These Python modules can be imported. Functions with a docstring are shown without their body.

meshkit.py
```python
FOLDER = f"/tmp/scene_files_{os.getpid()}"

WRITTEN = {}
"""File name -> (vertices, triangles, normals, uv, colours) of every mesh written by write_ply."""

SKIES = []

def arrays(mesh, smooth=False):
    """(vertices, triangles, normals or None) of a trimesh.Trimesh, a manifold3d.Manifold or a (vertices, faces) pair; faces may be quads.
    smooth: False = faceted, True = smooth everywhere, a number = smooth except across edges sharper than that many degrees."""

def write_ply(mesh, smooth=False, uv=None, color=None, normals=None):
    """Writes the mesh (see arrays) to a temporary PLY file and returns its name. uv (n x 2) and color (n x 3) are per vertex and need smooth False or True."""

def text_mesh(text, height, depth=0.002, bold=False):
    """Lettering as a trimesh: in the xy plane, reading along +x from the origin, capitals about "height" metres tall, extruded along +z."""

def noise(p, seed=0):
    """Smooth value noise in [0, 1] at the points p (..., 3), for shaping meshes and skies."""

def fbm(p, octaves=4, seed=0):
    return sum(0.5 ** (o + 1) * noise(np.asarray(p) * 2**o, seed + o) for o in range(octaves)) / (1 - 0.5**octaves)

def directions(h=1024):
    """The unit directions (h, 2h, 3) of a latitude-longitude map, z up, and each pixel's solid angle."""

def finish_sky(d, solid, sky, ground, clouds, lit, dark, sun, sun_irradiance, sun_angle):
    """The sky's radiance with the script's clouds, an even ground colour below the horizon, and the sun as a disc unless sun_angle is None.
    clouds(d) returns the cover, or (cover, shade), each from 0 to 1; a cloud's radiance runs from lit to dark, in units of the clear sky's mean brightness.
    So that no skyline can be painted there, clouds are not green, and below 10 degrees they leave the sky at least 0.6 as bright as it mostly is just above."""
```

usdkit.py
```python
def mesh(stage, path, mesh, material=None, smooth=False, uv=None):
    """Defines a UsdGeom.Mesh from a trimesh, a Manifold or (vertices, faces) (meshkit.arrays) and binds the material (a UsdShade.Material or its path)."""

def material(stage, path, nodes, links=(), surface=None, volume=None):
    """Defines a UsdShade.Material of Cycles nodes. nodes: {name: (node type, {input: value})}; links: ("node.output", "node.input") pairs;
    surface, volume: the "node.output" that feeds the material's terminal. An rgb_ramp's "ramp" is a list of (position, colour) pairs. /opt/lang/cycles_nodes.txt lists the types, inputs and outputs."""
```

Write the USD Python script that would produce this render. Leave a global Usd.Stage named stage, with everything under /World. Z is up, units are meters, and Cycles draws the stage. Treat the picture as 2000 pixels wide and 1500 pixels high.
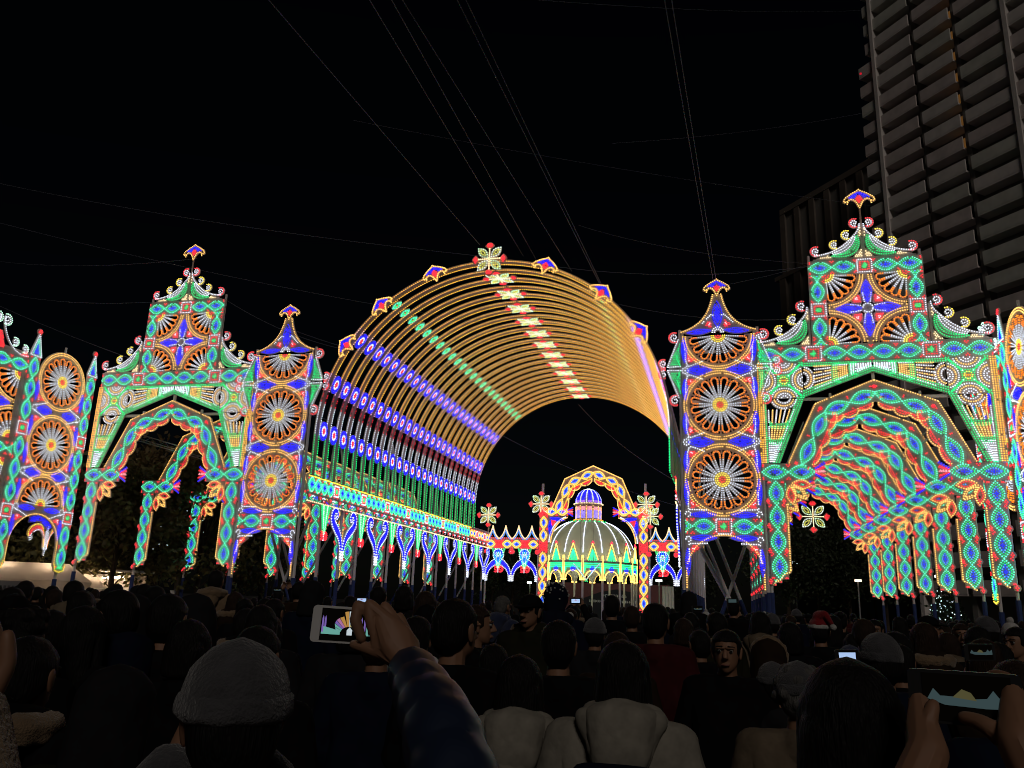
import math, random
import numpy as np, trimesh, usdkit, meshkit
import manifold3d as m3
from shapely.geometry import LineString, Polygon, Point, box as sbox
from shapely.ops import unary_union
from shapely import affinity
from pxr import Usd, UsdGeom, UsdLux, UsdShade, Gf, Sdf, Vt

# ------------------------------------------------------------------ camera, sky, light, exposure
stage = Usd.Stage.CreateInMemory()
UsdGeom.SetStageUpAxis(stage, UsdGeom.Tokens.z); UsdGeom.SetStageMetersPerUnit(stage, 1.0)
world = UsdGeom.Xform.Define(stage, '/World'); stage.SetDefaultPrim(world.GetPrim())
UsdGeom.Scope.Define(stage, '/World/Looks')
PI = math.pi
CAM = np.array([0.0, 0.0, 1.70]); FPX = 1600.24
YAW, PITCH, ROLL = 0.2586, 0.2611, 0.0364
cy, sy, cp, sp_ = math.cos(YAW), math.sin(YAW), math.cos(PITCH), math.sin(PITCH)
FW = np.array([-sy*cp, cy*cp, sp_]); _r = np.array([cy, sy, 0.0]); _u = np.cross(_r, FW)
RT = math.cos(ROLL)*_r + math.sin(ROLL)*_u; UP = -math.sin(ROLL)*_r + math.cos(ROLL)*_u
cam = UsdGeom.Camera.Define(stage, '/World/camera')
M = Gf.Matrix4d(*RT, 0, *UP, 0, *(-FW), 0, *CAM, 1)
cam.AddTransformOp().Set(M)
cam.CreateHorizontalApertureAttr(36.0); cam.CreateVerticalApertureAttr(27.0)
cam.CreateFocalLengthAttr(36.0*FPX/2000); cam.CreateClippingRangeAttr(Gf.Vec2f(0.05, 2000))
cam.CreateExposureAttr(0.0)

SUN_EL, SUN_AZ = 0.62, math.atan2(0.35, -1.0)          # dim glow of the city behind the viewers
usdkit.material(stage, '/World/Looks/night_sky', {
    's': ('sky_texture', {'sky_type': 'single_scattering', 'sun_disc': False, 'sun_elevation': SUN_EL, 'sun_rotation': SUN_AZ}),
    'b': ('background_shader', {'strength': 0.0003})}, [('s.color', 'b.color')], surface='b.background')
sky = UsdLux.DomeLight.Define(stage, '/World/sky')
m_ = UsdShade.Material.Get(stage, '/World/Looks/night_sky')
UsdShade.MaterialBindingAPI.Apply(sky.GetPrim()).Bind(m_)
sky.GetPrim().SetCustomDataByKey('kind', 'structure')
sun = UsdLux.DistantLight.Define(stage, '/World/city_glow')
sun.CreateIntensityAttr(0.10); sun.CreateAngleAttr(14.0); sun.CreateColorAttr(Gf.Vec3f(1.0, 0.90, 0.80))
sun.GetPrim().GetAttribute('inputs:normalize') or sun.CreateNormalizeAttr(True)
sun.CreateNormalizeAttr(True)
d = np.array([math.sin(SUN_AZ)*math.cos(SUN_EL), math.cos(SUN_AZ)*math.cos(SUN_EL), math.sin(SUN_EL)])
zq = Gf.Rotation(Gf.Vec3d(0, 0, 1), Gf.Vec3d(*d))
sun.AddTransformOp().Set(Gf.Matrix4d().SetRotate(zq))

def ray(px, py):
    v = FW*FPX + RT*(px-1000) - UP*(py-750); return v/np.linalg.norm(v)
def at_depth(px, py, dist):
    """the point at a horizontal distance along the sight line through a point of the photograph"""
    v = ray(px, py); return CAM + v*dist/math.hypot(v[0], v[1])
def on_y(px, py, y): v = ray(px, py); return CAM + v*(y/v[1])
def on_x(px, py, x): v = ray(px, py); return CAM + v*(x/v[0])

# ------------------------------------------------------------------ helpers
used = {}
def numbered(parent, name):
    k = (parent, name); n = used.get(k, 0); used[k] = n+1
    return f'{parent}/{name}' if n == 0 else f'{parent}/{name}_{n:03d}'
def pth(p): return '/World' if p is None else (p if isinstance(p, str) else str(p.GetPath()))
def tag(o, label=None, cat=None, group=None, kind=None):
    o = o.GetPrim() if hasattr(o, 'GetPrim') else o
    for k, v in (('label', label), ('category', cat), ('group', group), ('kind', kind)):
        if v: o.SetCustomDataByKey(k, v)
    return o
def thing(name, label, cat, loc=(0, 0, 0), rotz=0.0, group=None, scale=None):
    x = UsdGeom.Xform.Define(stage, numbered('/World', name))
    x.AddTranslateOp().Set(Gf.Vec3d(*map(float, loc)))
    if rotz: x.AddRotateZOp().Set(math.degrees(rotz))
    if scale is not None: x.AddScaleOp().Set(Gf.Vec3f(*([scale]*3 if np.ndim(scale) == 0 else scale)))
    return tag(x, label, cat, group)
def dup(root, label, loc, rotz=0.0, group=None, scale=None, name=None, cat=None):
    r = thing(name or ''.join(c for c in root.GetName().rstrip('0123456789').rstrip('_')), label, cat or root.GetCustomDataByKey('category'), loc, rotz, group or root.GetCustomDataByKey('group'), scale)
    r.GetReferences().AddInternalReference(root.GetPath()); r.SetInstanceable(True)
    return r
def obj(name, mesh, mat, parent=None, smooth=False):
    return usdkit.mesh(stage, numbered(pth(parent), name), mesh, LOOK[mat] if isinstance(mat, str) else mat, smooth=smooth).GetPrim()

LOOK = {}
def look(name, color, rough=0.6, spec=0.3, var=0.0, scale=6.0, metal=0.0, bump=0.0, bscale=60.0, color2=None, sheen=0.0, stretch=None):
    nodes = {'p': ('principled_bsdf', {'base_color': color, 'roughness': rough, 'specular_ior_level': spec, 'metallic': metal, 'sheen_weight': sheen})}
    links = []
    if var or color2 is not None or bump:
        nodes['t'] = ('texture_coordinate', {})
    if var or color2 is not None:
        c2 = color2 if color2 is not None else tuple(c*(1-var) for c in color)
        nodes['n'] = ('noise_texture', {'scale': scale, 'detail': 5.0, 'roughness': 0.6})
        nodes['r'] = ('rgb_ramp', {'ramp': [(0.32, c2), (0.68, color)]})
        links += [('t.object', 'n.vector'), ('n.fac', 'r.fac'), ('r.color', 'p.base_color')]
    if bump:
        nodes['bn'] = ('noise_texture', {'scale': bscale, 'detail': 4.0})
        nodes['b'] = ('bump', {'strength': bump, 'distance': 0.02})
        if stretch:
            nodes['mp'] = ('mapping', {'scale': stretch}); links += [('t.object', 'mp.vector'), ('mp.vector', 'bn.vector')]
        else: links += [('t.object', 'bn.vector')]
        links += [('bn.fac', 'b.height'), ('b.normal', 'p.normal')]
    LOOK[name] = usdkit.material(stage, f'/World/Looks/{name}', nodes, links, surface='p.BSDF')
def glow(name, color, strength):
    LOOK[name] = usdkit.material(stage, f'/World/Looks/{name}', {'e': ('emission', {'color': color, 'strength': strength})}, [], surface='e.emission')

BULB_GAIN = 2.1
LOOK['bulb'] = usdkit.material(stage, '/World/Looks/bulb', {'a': ('attribute', {'attribute': 'bulb_color'}), 'e': ('emission', {'strength': BULB_GAIN})},
                               [('a.color', 'e.color')], surface='e.emission')
look('board', (0.66, 0.60, 0.56), 0.7, var=0.3, scale=3.0)
look('board_warm', (0.68, 0.55, 0.45), 0.7, var=0.3, scale=3.0)
look('white_pole', (0.82, 0.80, 0.80), 0.5, var=0.15, scale=2.0)
look('blue_pad', (0.035, 0.06, 0.20), 0.7, var=0.3, scale=5.0)
look('steel', (0.35, 0.35, 0.35), 0.45, metal=0.6)
look('wire', (0.22, 0.22, 0.27), 0.5)

# bulb colours (what the little lamps give off)
WHT = (0.66, 0.72, 0.84); TEA = (0.10, 0.95, 0.55); GRN = (0.015, 0.62, 0.16); BLU = (0.012, 0.012, 1.0); SKY = (0.06, 0.28, 0.85)
RED = (1.0, 0.025, 0.04); ORG = (1.15, 0.26, 0.015); GLD = (1.05, 0.58, 0.14); YEL = (1.05, 0.80, 0.06); AMB = (1.05, 0.47, 0.04)
PNK = (1.0, 0.30, 0.35); PAL = (1.0, 0.75, 0.40); LGT = (0.55, 1.0, 0.75)
_OV = np.array([[1, 0, 0], [-1, 0, 0], [0, 1, 0], [0, -1, 0], [0, 0, 1], [0, 0, -1]], float)
_OF = np.array([[0, 2, 4], [2, 1, 4], [1, 3, 4], [3, 0, 4], [2, 0, 5], [1, 2, 5], [3, 1, 5], [0, 3, 5]])
STUFF = {'corner_studs', 'red_studs', 'ray', 'scallop_fringe', 'crown_tip', 'gold_fill', 'half_oval', 'yellow_boss', 'red_corner', 'half_lozenge', 'square_boss', 'hub', 'scroll', 'petal', 'edge_lamps', 'half_oval', 'fan_arc', 'foot_lamps', 'green_band', 'leaf', 'red_scroll', 'ring_of_lamps', 'lamp_row', 'lamps', 'lantern_lamps', 'green_beads', 'yellow_row', 'red_row', 'gold_row', 'blue_scroll', 'green_fan', 'red_drop', 'green_edge', 'gold_outline', 'white_curve'}
def bulbs_mesh(name, pts, cols, parent, r=0.0265):
    pts = np.asarray(pts, float); n = len(pts)
    rr = np.broadcast_to(np.asarray(r, float), (n,))
    v = (pts[:, None, :] + _OV[None]*rr[:, None, None]).reshape(-1, 3)
    f = (np.arange(n)[:, None, None]*6 + _OF[None]).reshape(-1, 3)
    m = usdkit.mesh(stage, numbered(pth(parent), name), (v, f), LOOK['bulb'])
    g = np.random.default_rng(n); k = np.where(g.uniform(0, 1, n) < .012, .06, g.uniform(.72, 1.15, n))[:, None]      # no two lamps are equally bright, a few are dead
    c = np.repeat((np.asarray(cols)*k).astype(np.float32), 6, axis=0)
    UsdGeom.PrimvarsAPI(m).CreatePrimvar('bulb_color', Sdf.ValueTypeNames.Color3fArray, 'vertex').Set(Vt.Vec3fArray.FromNumpy(c))
    if name in STUFF: m.GetPrim().SetCustomDataByKey('kind', 'stuff')
    return m.GetPrim()

def sample(pts, sp, closed=False):
    p = np.asarray(pts, float)
    if closed: p = np.vstack([p, p[:1]])
    seg = np.linalg.norm(np.diff(p, axis=0), axis=1); s = np.concatenate([[0], np.cumsum(seg)])
    n = max(1, int(round(s[-1]/sp)))
    t = np.linspace(0, s[-1], n+1)
    if closed: t = t[:-1]
    return np.stack([np.interp(t, s, p[:, k]) for k in range(p.shape[1])], 1)
def arc(c, r, a0, a1, n=24):
    a = np.radians(np.linspace(a0, a1, n)); return np.stack([c[0]+r*np.cos(a), c[1]+r*np.sin(a)], 1)
def bez(p, n=20):
    """smooth curve through the points p"""
    from scipy.interpolate import CubicSpline
    p = np.asarray(p, float); s = np.concatenate([[0], np.cumsum(np.linalg.norm(np.diff(p, axis=0), axis=1))])
    return CubicSpline(s, p)(np.linspace(0, s[-1], n))
def ident(p): return np.asarray(p, float)
def xf(dx=0, dy=0, rot=0.0, s=1.0, mx=False, base=ident):
    c, k = math.cos(math.radians(rot)), math.sin(math.radians(rot))
    sx, sy2 = (s, s) if np.ndim(s) == 0 else s
    def f(p):
        p = np.asarray(p, float)*[sx, sy2]
        q = np.stack([p[:, 0]*c - p[:, 1]*k + dx, p[:, 0]*k + p[:, 1]*c + dy], 1)
        if mx: q = q*[-1, 1]
        return base(q)
    return f
SP = 0.080
def extrude(poly, frame, t=0.035, z0=0.0):
    """a flat plate from a 2-D outline, standing in a frame"""
    O, ux, uz, un = frame; out = []
    for g in getattr(poly, 'geoms', [poly]):
        if g.is_empty or g.area < 1e-8: continue
        m = trimesh.creation.extrude_polygon(g, t, engine='earcut'); v = m.vertices
        out.append(trimesh.Trimesh(O + v[:, :1]*ux + v[:, 1:2]*uz + (v[:, 2:]-t+z0)*un, m.faces, process=False))
    return trimesh.util.concatenate(out) if out else None
FRONT = (np.zeros(3), np.array([1., 0, 0]), np.array([0, 0, 1.]), np.array([0, -1., 0]))

class Pan:
    """one board of a light structure and the groups of lamps on it"""
    count = 0
    def __init__(s, parent, name, frame=FRONT, mat='board', r=0.0265, out=0.045, sp=SP):
        s.parent, s.name, s.frame, s.mat, s.r, s.out, s.sp = parent, name, frame, mat, r, out, sp
        s.groups, s.cur, s.lines, s.plates = [], None, [], []
    def part(s, name): s.cur = (name, [], []); s.groups.append(s.cur); return s
    def row(s, pts, col, closed=False, X=ident, sp=None, lat=0.045):
        p = X(np.asarray(pts, float)); q = sample(p, sp or s.sp, closed)
        s.cur[1].append(q); s.cur[2].append(np.broadcast_to(col, (len(q), 3)))
        if lat and len(p) > 1: s.lines.append((np.vstack([p, p[:1]]) if closed else p, lat))
    def dots(s, pts, col, X=ident):
        q = X(np.asarray(pts, float)); s.cur[1].append(q); s.cur[2].append(np.broadcast_to(col, (len(q), 3)))
    def fill(s, poly, col, X=ident, sp=None, lat=True):
        """a patch packed with lamps"""
        sp = sp or s.sp*0.86; P = Polygon(X(np.asarray(poly, float))).buffer(0)
        x0, y0, x1, y1 = P.bounds; pts = []
        for j, y in enumerate(np.arange(y0+sp*.4, y1, sp*.87)):
            for x in np.arange(x0+(sp/2 if j % 2 else 0), x1+sp, sp): pts.append((x, y))
        import shapely
        pts = np.array(pts) if pts else np.zeros((0, 2))
        if len(pts):
            pts = pts[shapely.contains_xy(P.buffer(-0.01), pts[:, 0], pts[:, 1])]
        if len(pts): s.cur[1].append(pts); s.cur[2].append(np.broadcast_to(col, (len(pts), 3)))
        if lat: s.plates.append(P.buffer(0.03))
    def plate(s, poly): s.plates.append(poly if hasattr(poly, 'area') else Polygon(poly).buffer(0))
    def build(s, holes=None, clip=None):
        shape = unary_union([LineString(p).buffer(w, cap_style=2, join_style=2, quad_segs=2) for p, w in s.lines] + s.plates) if (s.lines or s.plates) else None
        O, ux, uz, un = s.frame
        if shape is not None:
            if holes is not None: shape = shape.difference(holes)
            if clip is not None: shape = shape.intersection(clip)
            shape = shape.buffer(0.004).simplify(0.008)
            Pan.count += 1; mesh = extrude(shape, s.frame, z0=(Pan.count % 7)*0.0025)
            b = obj(s.name, mesh, s.mat, s.parent)
        else: b = s.parent
        for name, ps, cs in s.groups:
            if not ps: continue
            q = np.vstack(ps); c = np.vstack(cs)
            # two lamps never sit in one place
            key = np.round(q/0.03).astype(int); _, i = np.unique(key, axis=0, return_index=True); i.sort(); q, c = q[i], c[i]
            bulbs_mesh(name, O + q[:, :1]*ux + q[:, 1:]*uz + s.out*un, c, b, s.r)
        return b

def cyl(a, b, r, n=8, r2=None):
    a, b = np.asarray(a, float), np.asarray(b, float); d = b-a; L = np.linalg.norm(d); d = d/L
    t = np.cross(d, [0, 0, 1.]); t = np.array([1., 0, 0]) if np.linalg.norm(t) < 1e-6 else t/np.linalg.norm(t)
    w = np.cross(d, t); k = np.arange(n)*2*PI/n; ring = np.cos(k)[:, None]*t + np.sin(k)[:, None]*w
    r2 = r if r2 is None else r2
    v = np.vstack([a+ring*r, b+ring*r2, [a], [b]]); i = np.arange(n); j = (i+1) % n
    f = np.vstack([np.stack([i, j, n+j], 1), np.stack([i, n+j, n+i], 1), np.stack([j, i, np.full(n, 2*n)], 1), np.stack([n+i, n+j, np.full(n, 2*n+1)], 1)])
    return trimesh.Trimesh(v, f[:, ::-1] if np.dot(np.cross(t, w), d) < 0 else f, process=False)
def box(x0, y0, z0, x1, y1, z1):
    m = trimesh.creation.box((abs(x1-x0), abs(y1-y0), abs(z1-z0))); m.apply_translation(((x0+x1)/2, (y0+y1)/2, (z0+z1)/2)); return m
cat = trimesh.util.concatenate
def tube(pts, r, n=6):
    return cat([cyl(a, b, r, n) for a, b in zip(pts[:-1], pts[1:])])

# ------------------------------------------------------------------ motifs of the lights
class Pal_: pass
STD = dict(a=TEA, b=GRN, c=SKY, d=BLU, sq=WHT, ring=RED, mid=GRN, dot=RED, edge=GLD, fr=RED)
WARM = dict(a=GLD, b=AMB, c=SKY, d=BLU, sq=WHT, ring=RED, mid=RED, dot=RED, edge=GLD, fr=RED)
def ves(L, h, s=1.0, n=17):
    t = np.linspace(0, 1, n); x = (t-.5)*L*s; y = h/2*s*np.sin(PI*t)**0.92
    return np.vstack([np.stack([x, y], 1), np.stack([x[::-1], -y[::-1]], 1)[1:-1]])
def lozenge(P, X, L, h, pal, half=0):
    P.part('lozenge')
    for sc, c in ((1.0, pal['a']), (0.74, pal['b']), (0.46, pal['c'])):
        p = ves(L, h, 1.0)*[1-(1-sc)*0.85, sc]
        P.row(p, c, True, X)
    P.row([(-L*.26, 0), (L*.26, 0)], pal['d'], X=X); P.dots([(0, h*.09), (0, -h*.09)], pal['d'], X)
def cross_half(P, X, L, h, pal):
    P.part('half_lozenge')
    for s in (-1, 1):
        P.row([(-L/2, s*h*.42), (0, s*h*.12), (L/2, s*h*.02)], pal['a'], X=X)
        P.row([(-L/2, s*h*.22), (-L*.1, 0)], pal['b'], X=X)
    P.dots([(-L*.4, 0)], SKY, X)
def square(P, X, s, pal):
    P.part('square_boss'); h = s/2
    P.row([(-h, -h), (h, -h), (h, h), (-h, h)], pal['sq'], True, X)
    P.row([(-h*.62, -h*.62), (h*.62, -h*.62), (h*.62, h*.62), (-h*.62, h*.62)], pal['ring'], True, X)
    P.fill([(0, -h*.6), (h*.5, 0), (0, h*.6), (-h*.5, 0)], pal['mid'], X, sp=.055)
def strip(P, a, b, h, pattern, pal=STD, plate=True):
    a, b = np.asarray(a, float), np.asarray(b, float); L = np.linalg.norm(b-a); ang = math.degrees(math.atan2(*(b-a)[::-1]))
    w = {'L': .82, 'S': .62, 'x': .24, 'y': .24, '-': .08}; tot = sum(w[k] for k in pattern); k_ = L/tot; s = 0.0; X0_ = xf(a[0], a[1], ang)
    dotpts = [0.0]
    for ch in pattern:
        l = w[ch]*k_; X = xf(s+l/2, 0, base=X0_)
        if ch == 'L': lozenge(P, X, l*.97, h*.80, pal)
        elif ch == 'S': square(P, X, min(l, h)*.88, pal)
        elif ch == 'x': cross_half(P, X, l, h*.8, pal)
        elif ch == 'y': cross_half(P, xf(0, 0, 180, base=X), l, h*.8, pal)
        s += l; dotpts.append(s)
    P.part('corner_studs')
    for s in dotpts:
        for e in (-1, 1):
            P.dots([(min(max(s+q, .04), L-.04), e*h*o) for q, o in ((-.05, .42), (.05, .42), (0, .33))], pal['dot'], X0_)
    if plate: P.plate(X0_(np.array([(0, -h/2), (L, -h/2), (L, h/2), (0, h/2)])))
def petal_outline(r0, r1, hw, n=9):
    """a rosette petal along +x"""
    t = np.linspace(0, 1, 7); x = r0+(r1-hw-r0)*t; y = 0.35*hw + (hw*.65)*t**1.2
    cap = arc((r1-hw, 0), hw, 80, -80, 7)
    return np.vstack([np.stack([x, y], 1), cap, np.stack([x[::-1], -y[::-1]], 1)])
def petal(P, X, R, name='petal'):
    P.part(name)
    o = petal_outline(R*.235, R*.80, R*.092); q = sample(o, P.sp)
    r = np.hypot(q[:, 0], q[:, 1]); white = r < R*.55
    P.cur[1].append(X(q)); P.cur[2].append(np.where(white[:, None], np.array(WHT)*.72, ORG))
    P.lines.append((X(o), 0.034))
def hub(P, X, R, a0=0, a1=360):
    P.part('hub'); full = a1-a0 >= 360
    for r, c in ((.185, YEL), (.13, YEL), (.07, RED)):
        p = arc((0, 0), R*r, a0, a1, 25); P.row(p[:-1] if full else p, c, full, X)
    P.dots([(0, 0)], RED, X)
    w = Point(0, 0).buffer(R*.2, 6)
    P.plate(Polygon(X(np.array(w.exterior.coords))) if full else Polygon(X(np.vstack([[(0, 0)], arc((0, 0), R*.2, a0, a1, 10)]))).buffer(0))
def rosette(parent, frame, c, R, n=16, a0=0, a1=360, rings=True, name='rosette', base=ident):
    P = Pan(parent, name, frame); X = xf(c[0], c[1], base=base); full = a1-a0 >= 360
    if rings:
        P.part('ring_of_lamps')
        for r in (0.985, 0.915):
            p = arc((0, 0), R*r, a0, a1, 49); P.row(p[:-1] if full else p, GLD, full, X, lat=0.05)
    k = n*(a1-a0)/360
    for i in range(int(round(k))):
        petal(P, xf(0, 0, a0+(i+.5)*(a1-a0)/round(k), base=X), R)
    hub(P, X, R, a0, a1)
    for i in range(int(round(k))+ (0 if full else 1)):       # thin struts of the wheel
        a = math.radians(a0+i*(a1-a0)/round(k)); P.lines.append((X(np.array([(R*.72*math.cos(a), R*.72*math.sin(a)), (R*.93*math.cos(a), R*.93*math.sin(a))])), 0.026))
    P.lines.append((X(np.vstack([arc((0, 0), R*.855, a0, a1, 49)])), 0.036)); P.lines.append((X(np.vstack([arc((0, 0), R*.30, a0, a1, 25)])), 0.05))
    return P.build()
def blue_leaf(P, X, L, w):
    P.part('blue_leaf'); p = ves(L, w, 1.0, 13)
    P.row(p, BLU, True, X, sp=.07); P.fill(p*[.86, .74], BLU, X, sp=.062); P.plate(Polygon(X(p)).buffer(.02))
def red_corner(P, X, s):
    """white edged triangle of red lamps with a white lamp in the middle"""
    P.part('red_corner')
    P.row([(0, 0), (s, 0)], WHT, X=X); P.row([(0, 0), (0, s)], WHT, X=X)
    P.row([(s*.2, s*.2), (s*.72, s*.2), (s*.2, s*.72)], RED, True, X)
    P.dots([(s*.36, s*.36), (s*.42, s*.34), (s*.34, s*.42)], WHT, X)
    P.plate(Polygon(X(np.array([(0, 0), (s, 0), (0, s)]))).buffer(.01))
def spiral(P, X, r, out=RED, inn=WHT, turn=1.15, a0=-100):
    t = np.linspace(0, 1, 22); a = np.radians(a0 + 360*turn*t); rr = r*(.62*(1-t)**.8+.16)
    P.row(np.stack([rr*np.cos(a), rr*np.sin(a)], 1), inn, X=X, lat=.03)
    if out is not None: P.row(arc((0, 0), r*1.02, a0-15, a0+215, 14), out, X=X, lat=.03)
def flower(P, X, s=1.0):
    """fan-shaped flower: gold outline, blue fan, red bud; stalk at the origin, pointing up"""
    h = np.array([(0, 0), (.06, .13), (.16, .30), (.30, .36), (.44, .27), (.52, .26), (.50, .40), (.38, .50), (.24, .60), (.08, .68), (0, .75)])*s
    P.part('gold_outline')
    for m in (1, -1):
        P.row(bez(h*[m, 1], 30), GLD, X=X, lat=.035)
        P.row(np.array([(.40*m, .24), (.42*m, .17)])*s, GLD, X=X, lat=.02)
    P.part('blue_fan'); P.fill(np.array([(-.36, .42), (-.12, .40), (0, .56), (.12, .40), (.36, .42), (.22, .54), (0, .67), (-.22, .54)])*s, BLU, X, sp=.065)
    P.row(np.array([(-.34, .43), (-.2, .53), (0, .64), (.2, .53), (.34, .43)])*s, BLU, X=X, sp=.06)
    P.part('red_bud'); P.fill(ves(.34, .26)[:, ::-1]*s + np.array([0, .36])*s, RED, X, sp=.06)
def half_pediment(P, X):
    """scrolls and crescents that climb to the axis at x = 0"""
    for c, r, col in (((.24, 1.40), .17, RED), ((.54, .94), .17, YEL), ((.98, .58), .16, YEL), ((1.64, .36), .18, RED)):
        P.part('scroll'); spiral(P, xf(*c, base=X), r, col)
    P.part('white_curve')
    P.row(bez([(.07, 1.34), (.12, 1.12), (.32, .86), (.68, .52), (1.08, .30), (1.68, .18)], 24), WHT, X=X)
    P.part('crescent')
    lo = bez([(.17, .88), (.13, .55), (.28, .24), (.62, .09), (1.08, .13)], 24); P.row(lo, GRN, X=X)
    P.row(bez([(.22, .84), (.20, .56), (.36, .31), (.66, .18), (1.02, .17)], 24), GRN, X=X)
    P.row(bez([(.25, .82), (.40, .52), (.66, .30), (1.03, .19)], 18), WHT, X=X)
    P.row(bez([(.32, .84), (.48, .58), (.72, .38), (1.06, .24)], 18), WHT, X=X)
    P.row(bez([(.22, .84), (.31, .52), (.55, .28), (1.0, .17)], 18), GRN, X=X)
    P.part('gold_fill')
    P.fill([(.05, .04), (.34, .04), (.05, .38)], PAL, X); P.fill([(1.08, .05), (1.62, .05), (1.2, .17)], PAL, X); P.fill([(.05, .80), (.13, .92), (.09, 1.2), (.05, 1.2)], PAL, X)
    P.plate(Polygon(X(np.array([(0, 0), (.06, 0), (.06, 1.3), (0, 1.3)]))).buffer(.005)); P.plate(Polygon(X(np.array([(0, 0), (1.75, 0), (1.75, .04), (0, .04)]))))
def leaf3(P, X):
    """three leaves that spring from a corner at the origin towards -x and -y"""
    for a, col, L in ((188, RED, .74), (225, GLD, .80), (262, RED, .74)):
        P.part('leaf'); Y = xf(0, 0, a, base=X); p = ves(L-.12, .30)+[L/2+.07, 0]
        P.row(p, GLD, True, Y); P.row((p-[L/2+.07, 0])*[.7, .6]+[L/2+.07, 0], col, True, Y)
def leaf_cross(P, X, s=1.0):
    """flower of four pale leaves with four red tips"""
    for k in range(4):
        P.part('pale_leaf'); Y = xf(0, 0, 45+90*k, base=X); p = (ves(.56, .30, 1, 11)+[.40, 0])*s
        P.row(p, (.42, .66, .46) if k % 2 else (.55, .66, .60), True, Y, lat=.03, sp=.105); P.row((ves(.34, .13, 1, 9)+[.42, 0])*s, (.50, .52, .08), True, Y, lat=.03, sp=.11)
        P.part('red_tip'); Y = xf(0, 0, 90*k, base=X)
        P.fill(np.array([(.46, 0), (.60, -.17), (.70, -.07), (.74, 0), (.70, .07), (.60, .17)])*s, RED, Y, sp=.07*max(s, .8)); P.row(np.array([(.05, 0), (.45, 0)])*s, PAL, X=Y, lat=.025)
X0 = -9.0139
PX, GX = 8.9565, 14.2143
YF = 30.0                                  # the front of the light structures
look('ground_mat', (0.045, 0.043, 0.042), 0.85, var=0.4, scale=0.7)
gm = trimesh.Trimesh([(-400, -60, 0), (400, -60, 0), (400, 600, 0), (-400, 600, 0)], [(0, 1, 2), (0, 2, 3)], process=False)
tag(obj('plaza_ground', gm, 'ground_mat'), 'dark paved square under the crowd', 'ground', kind='structure')

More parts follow.
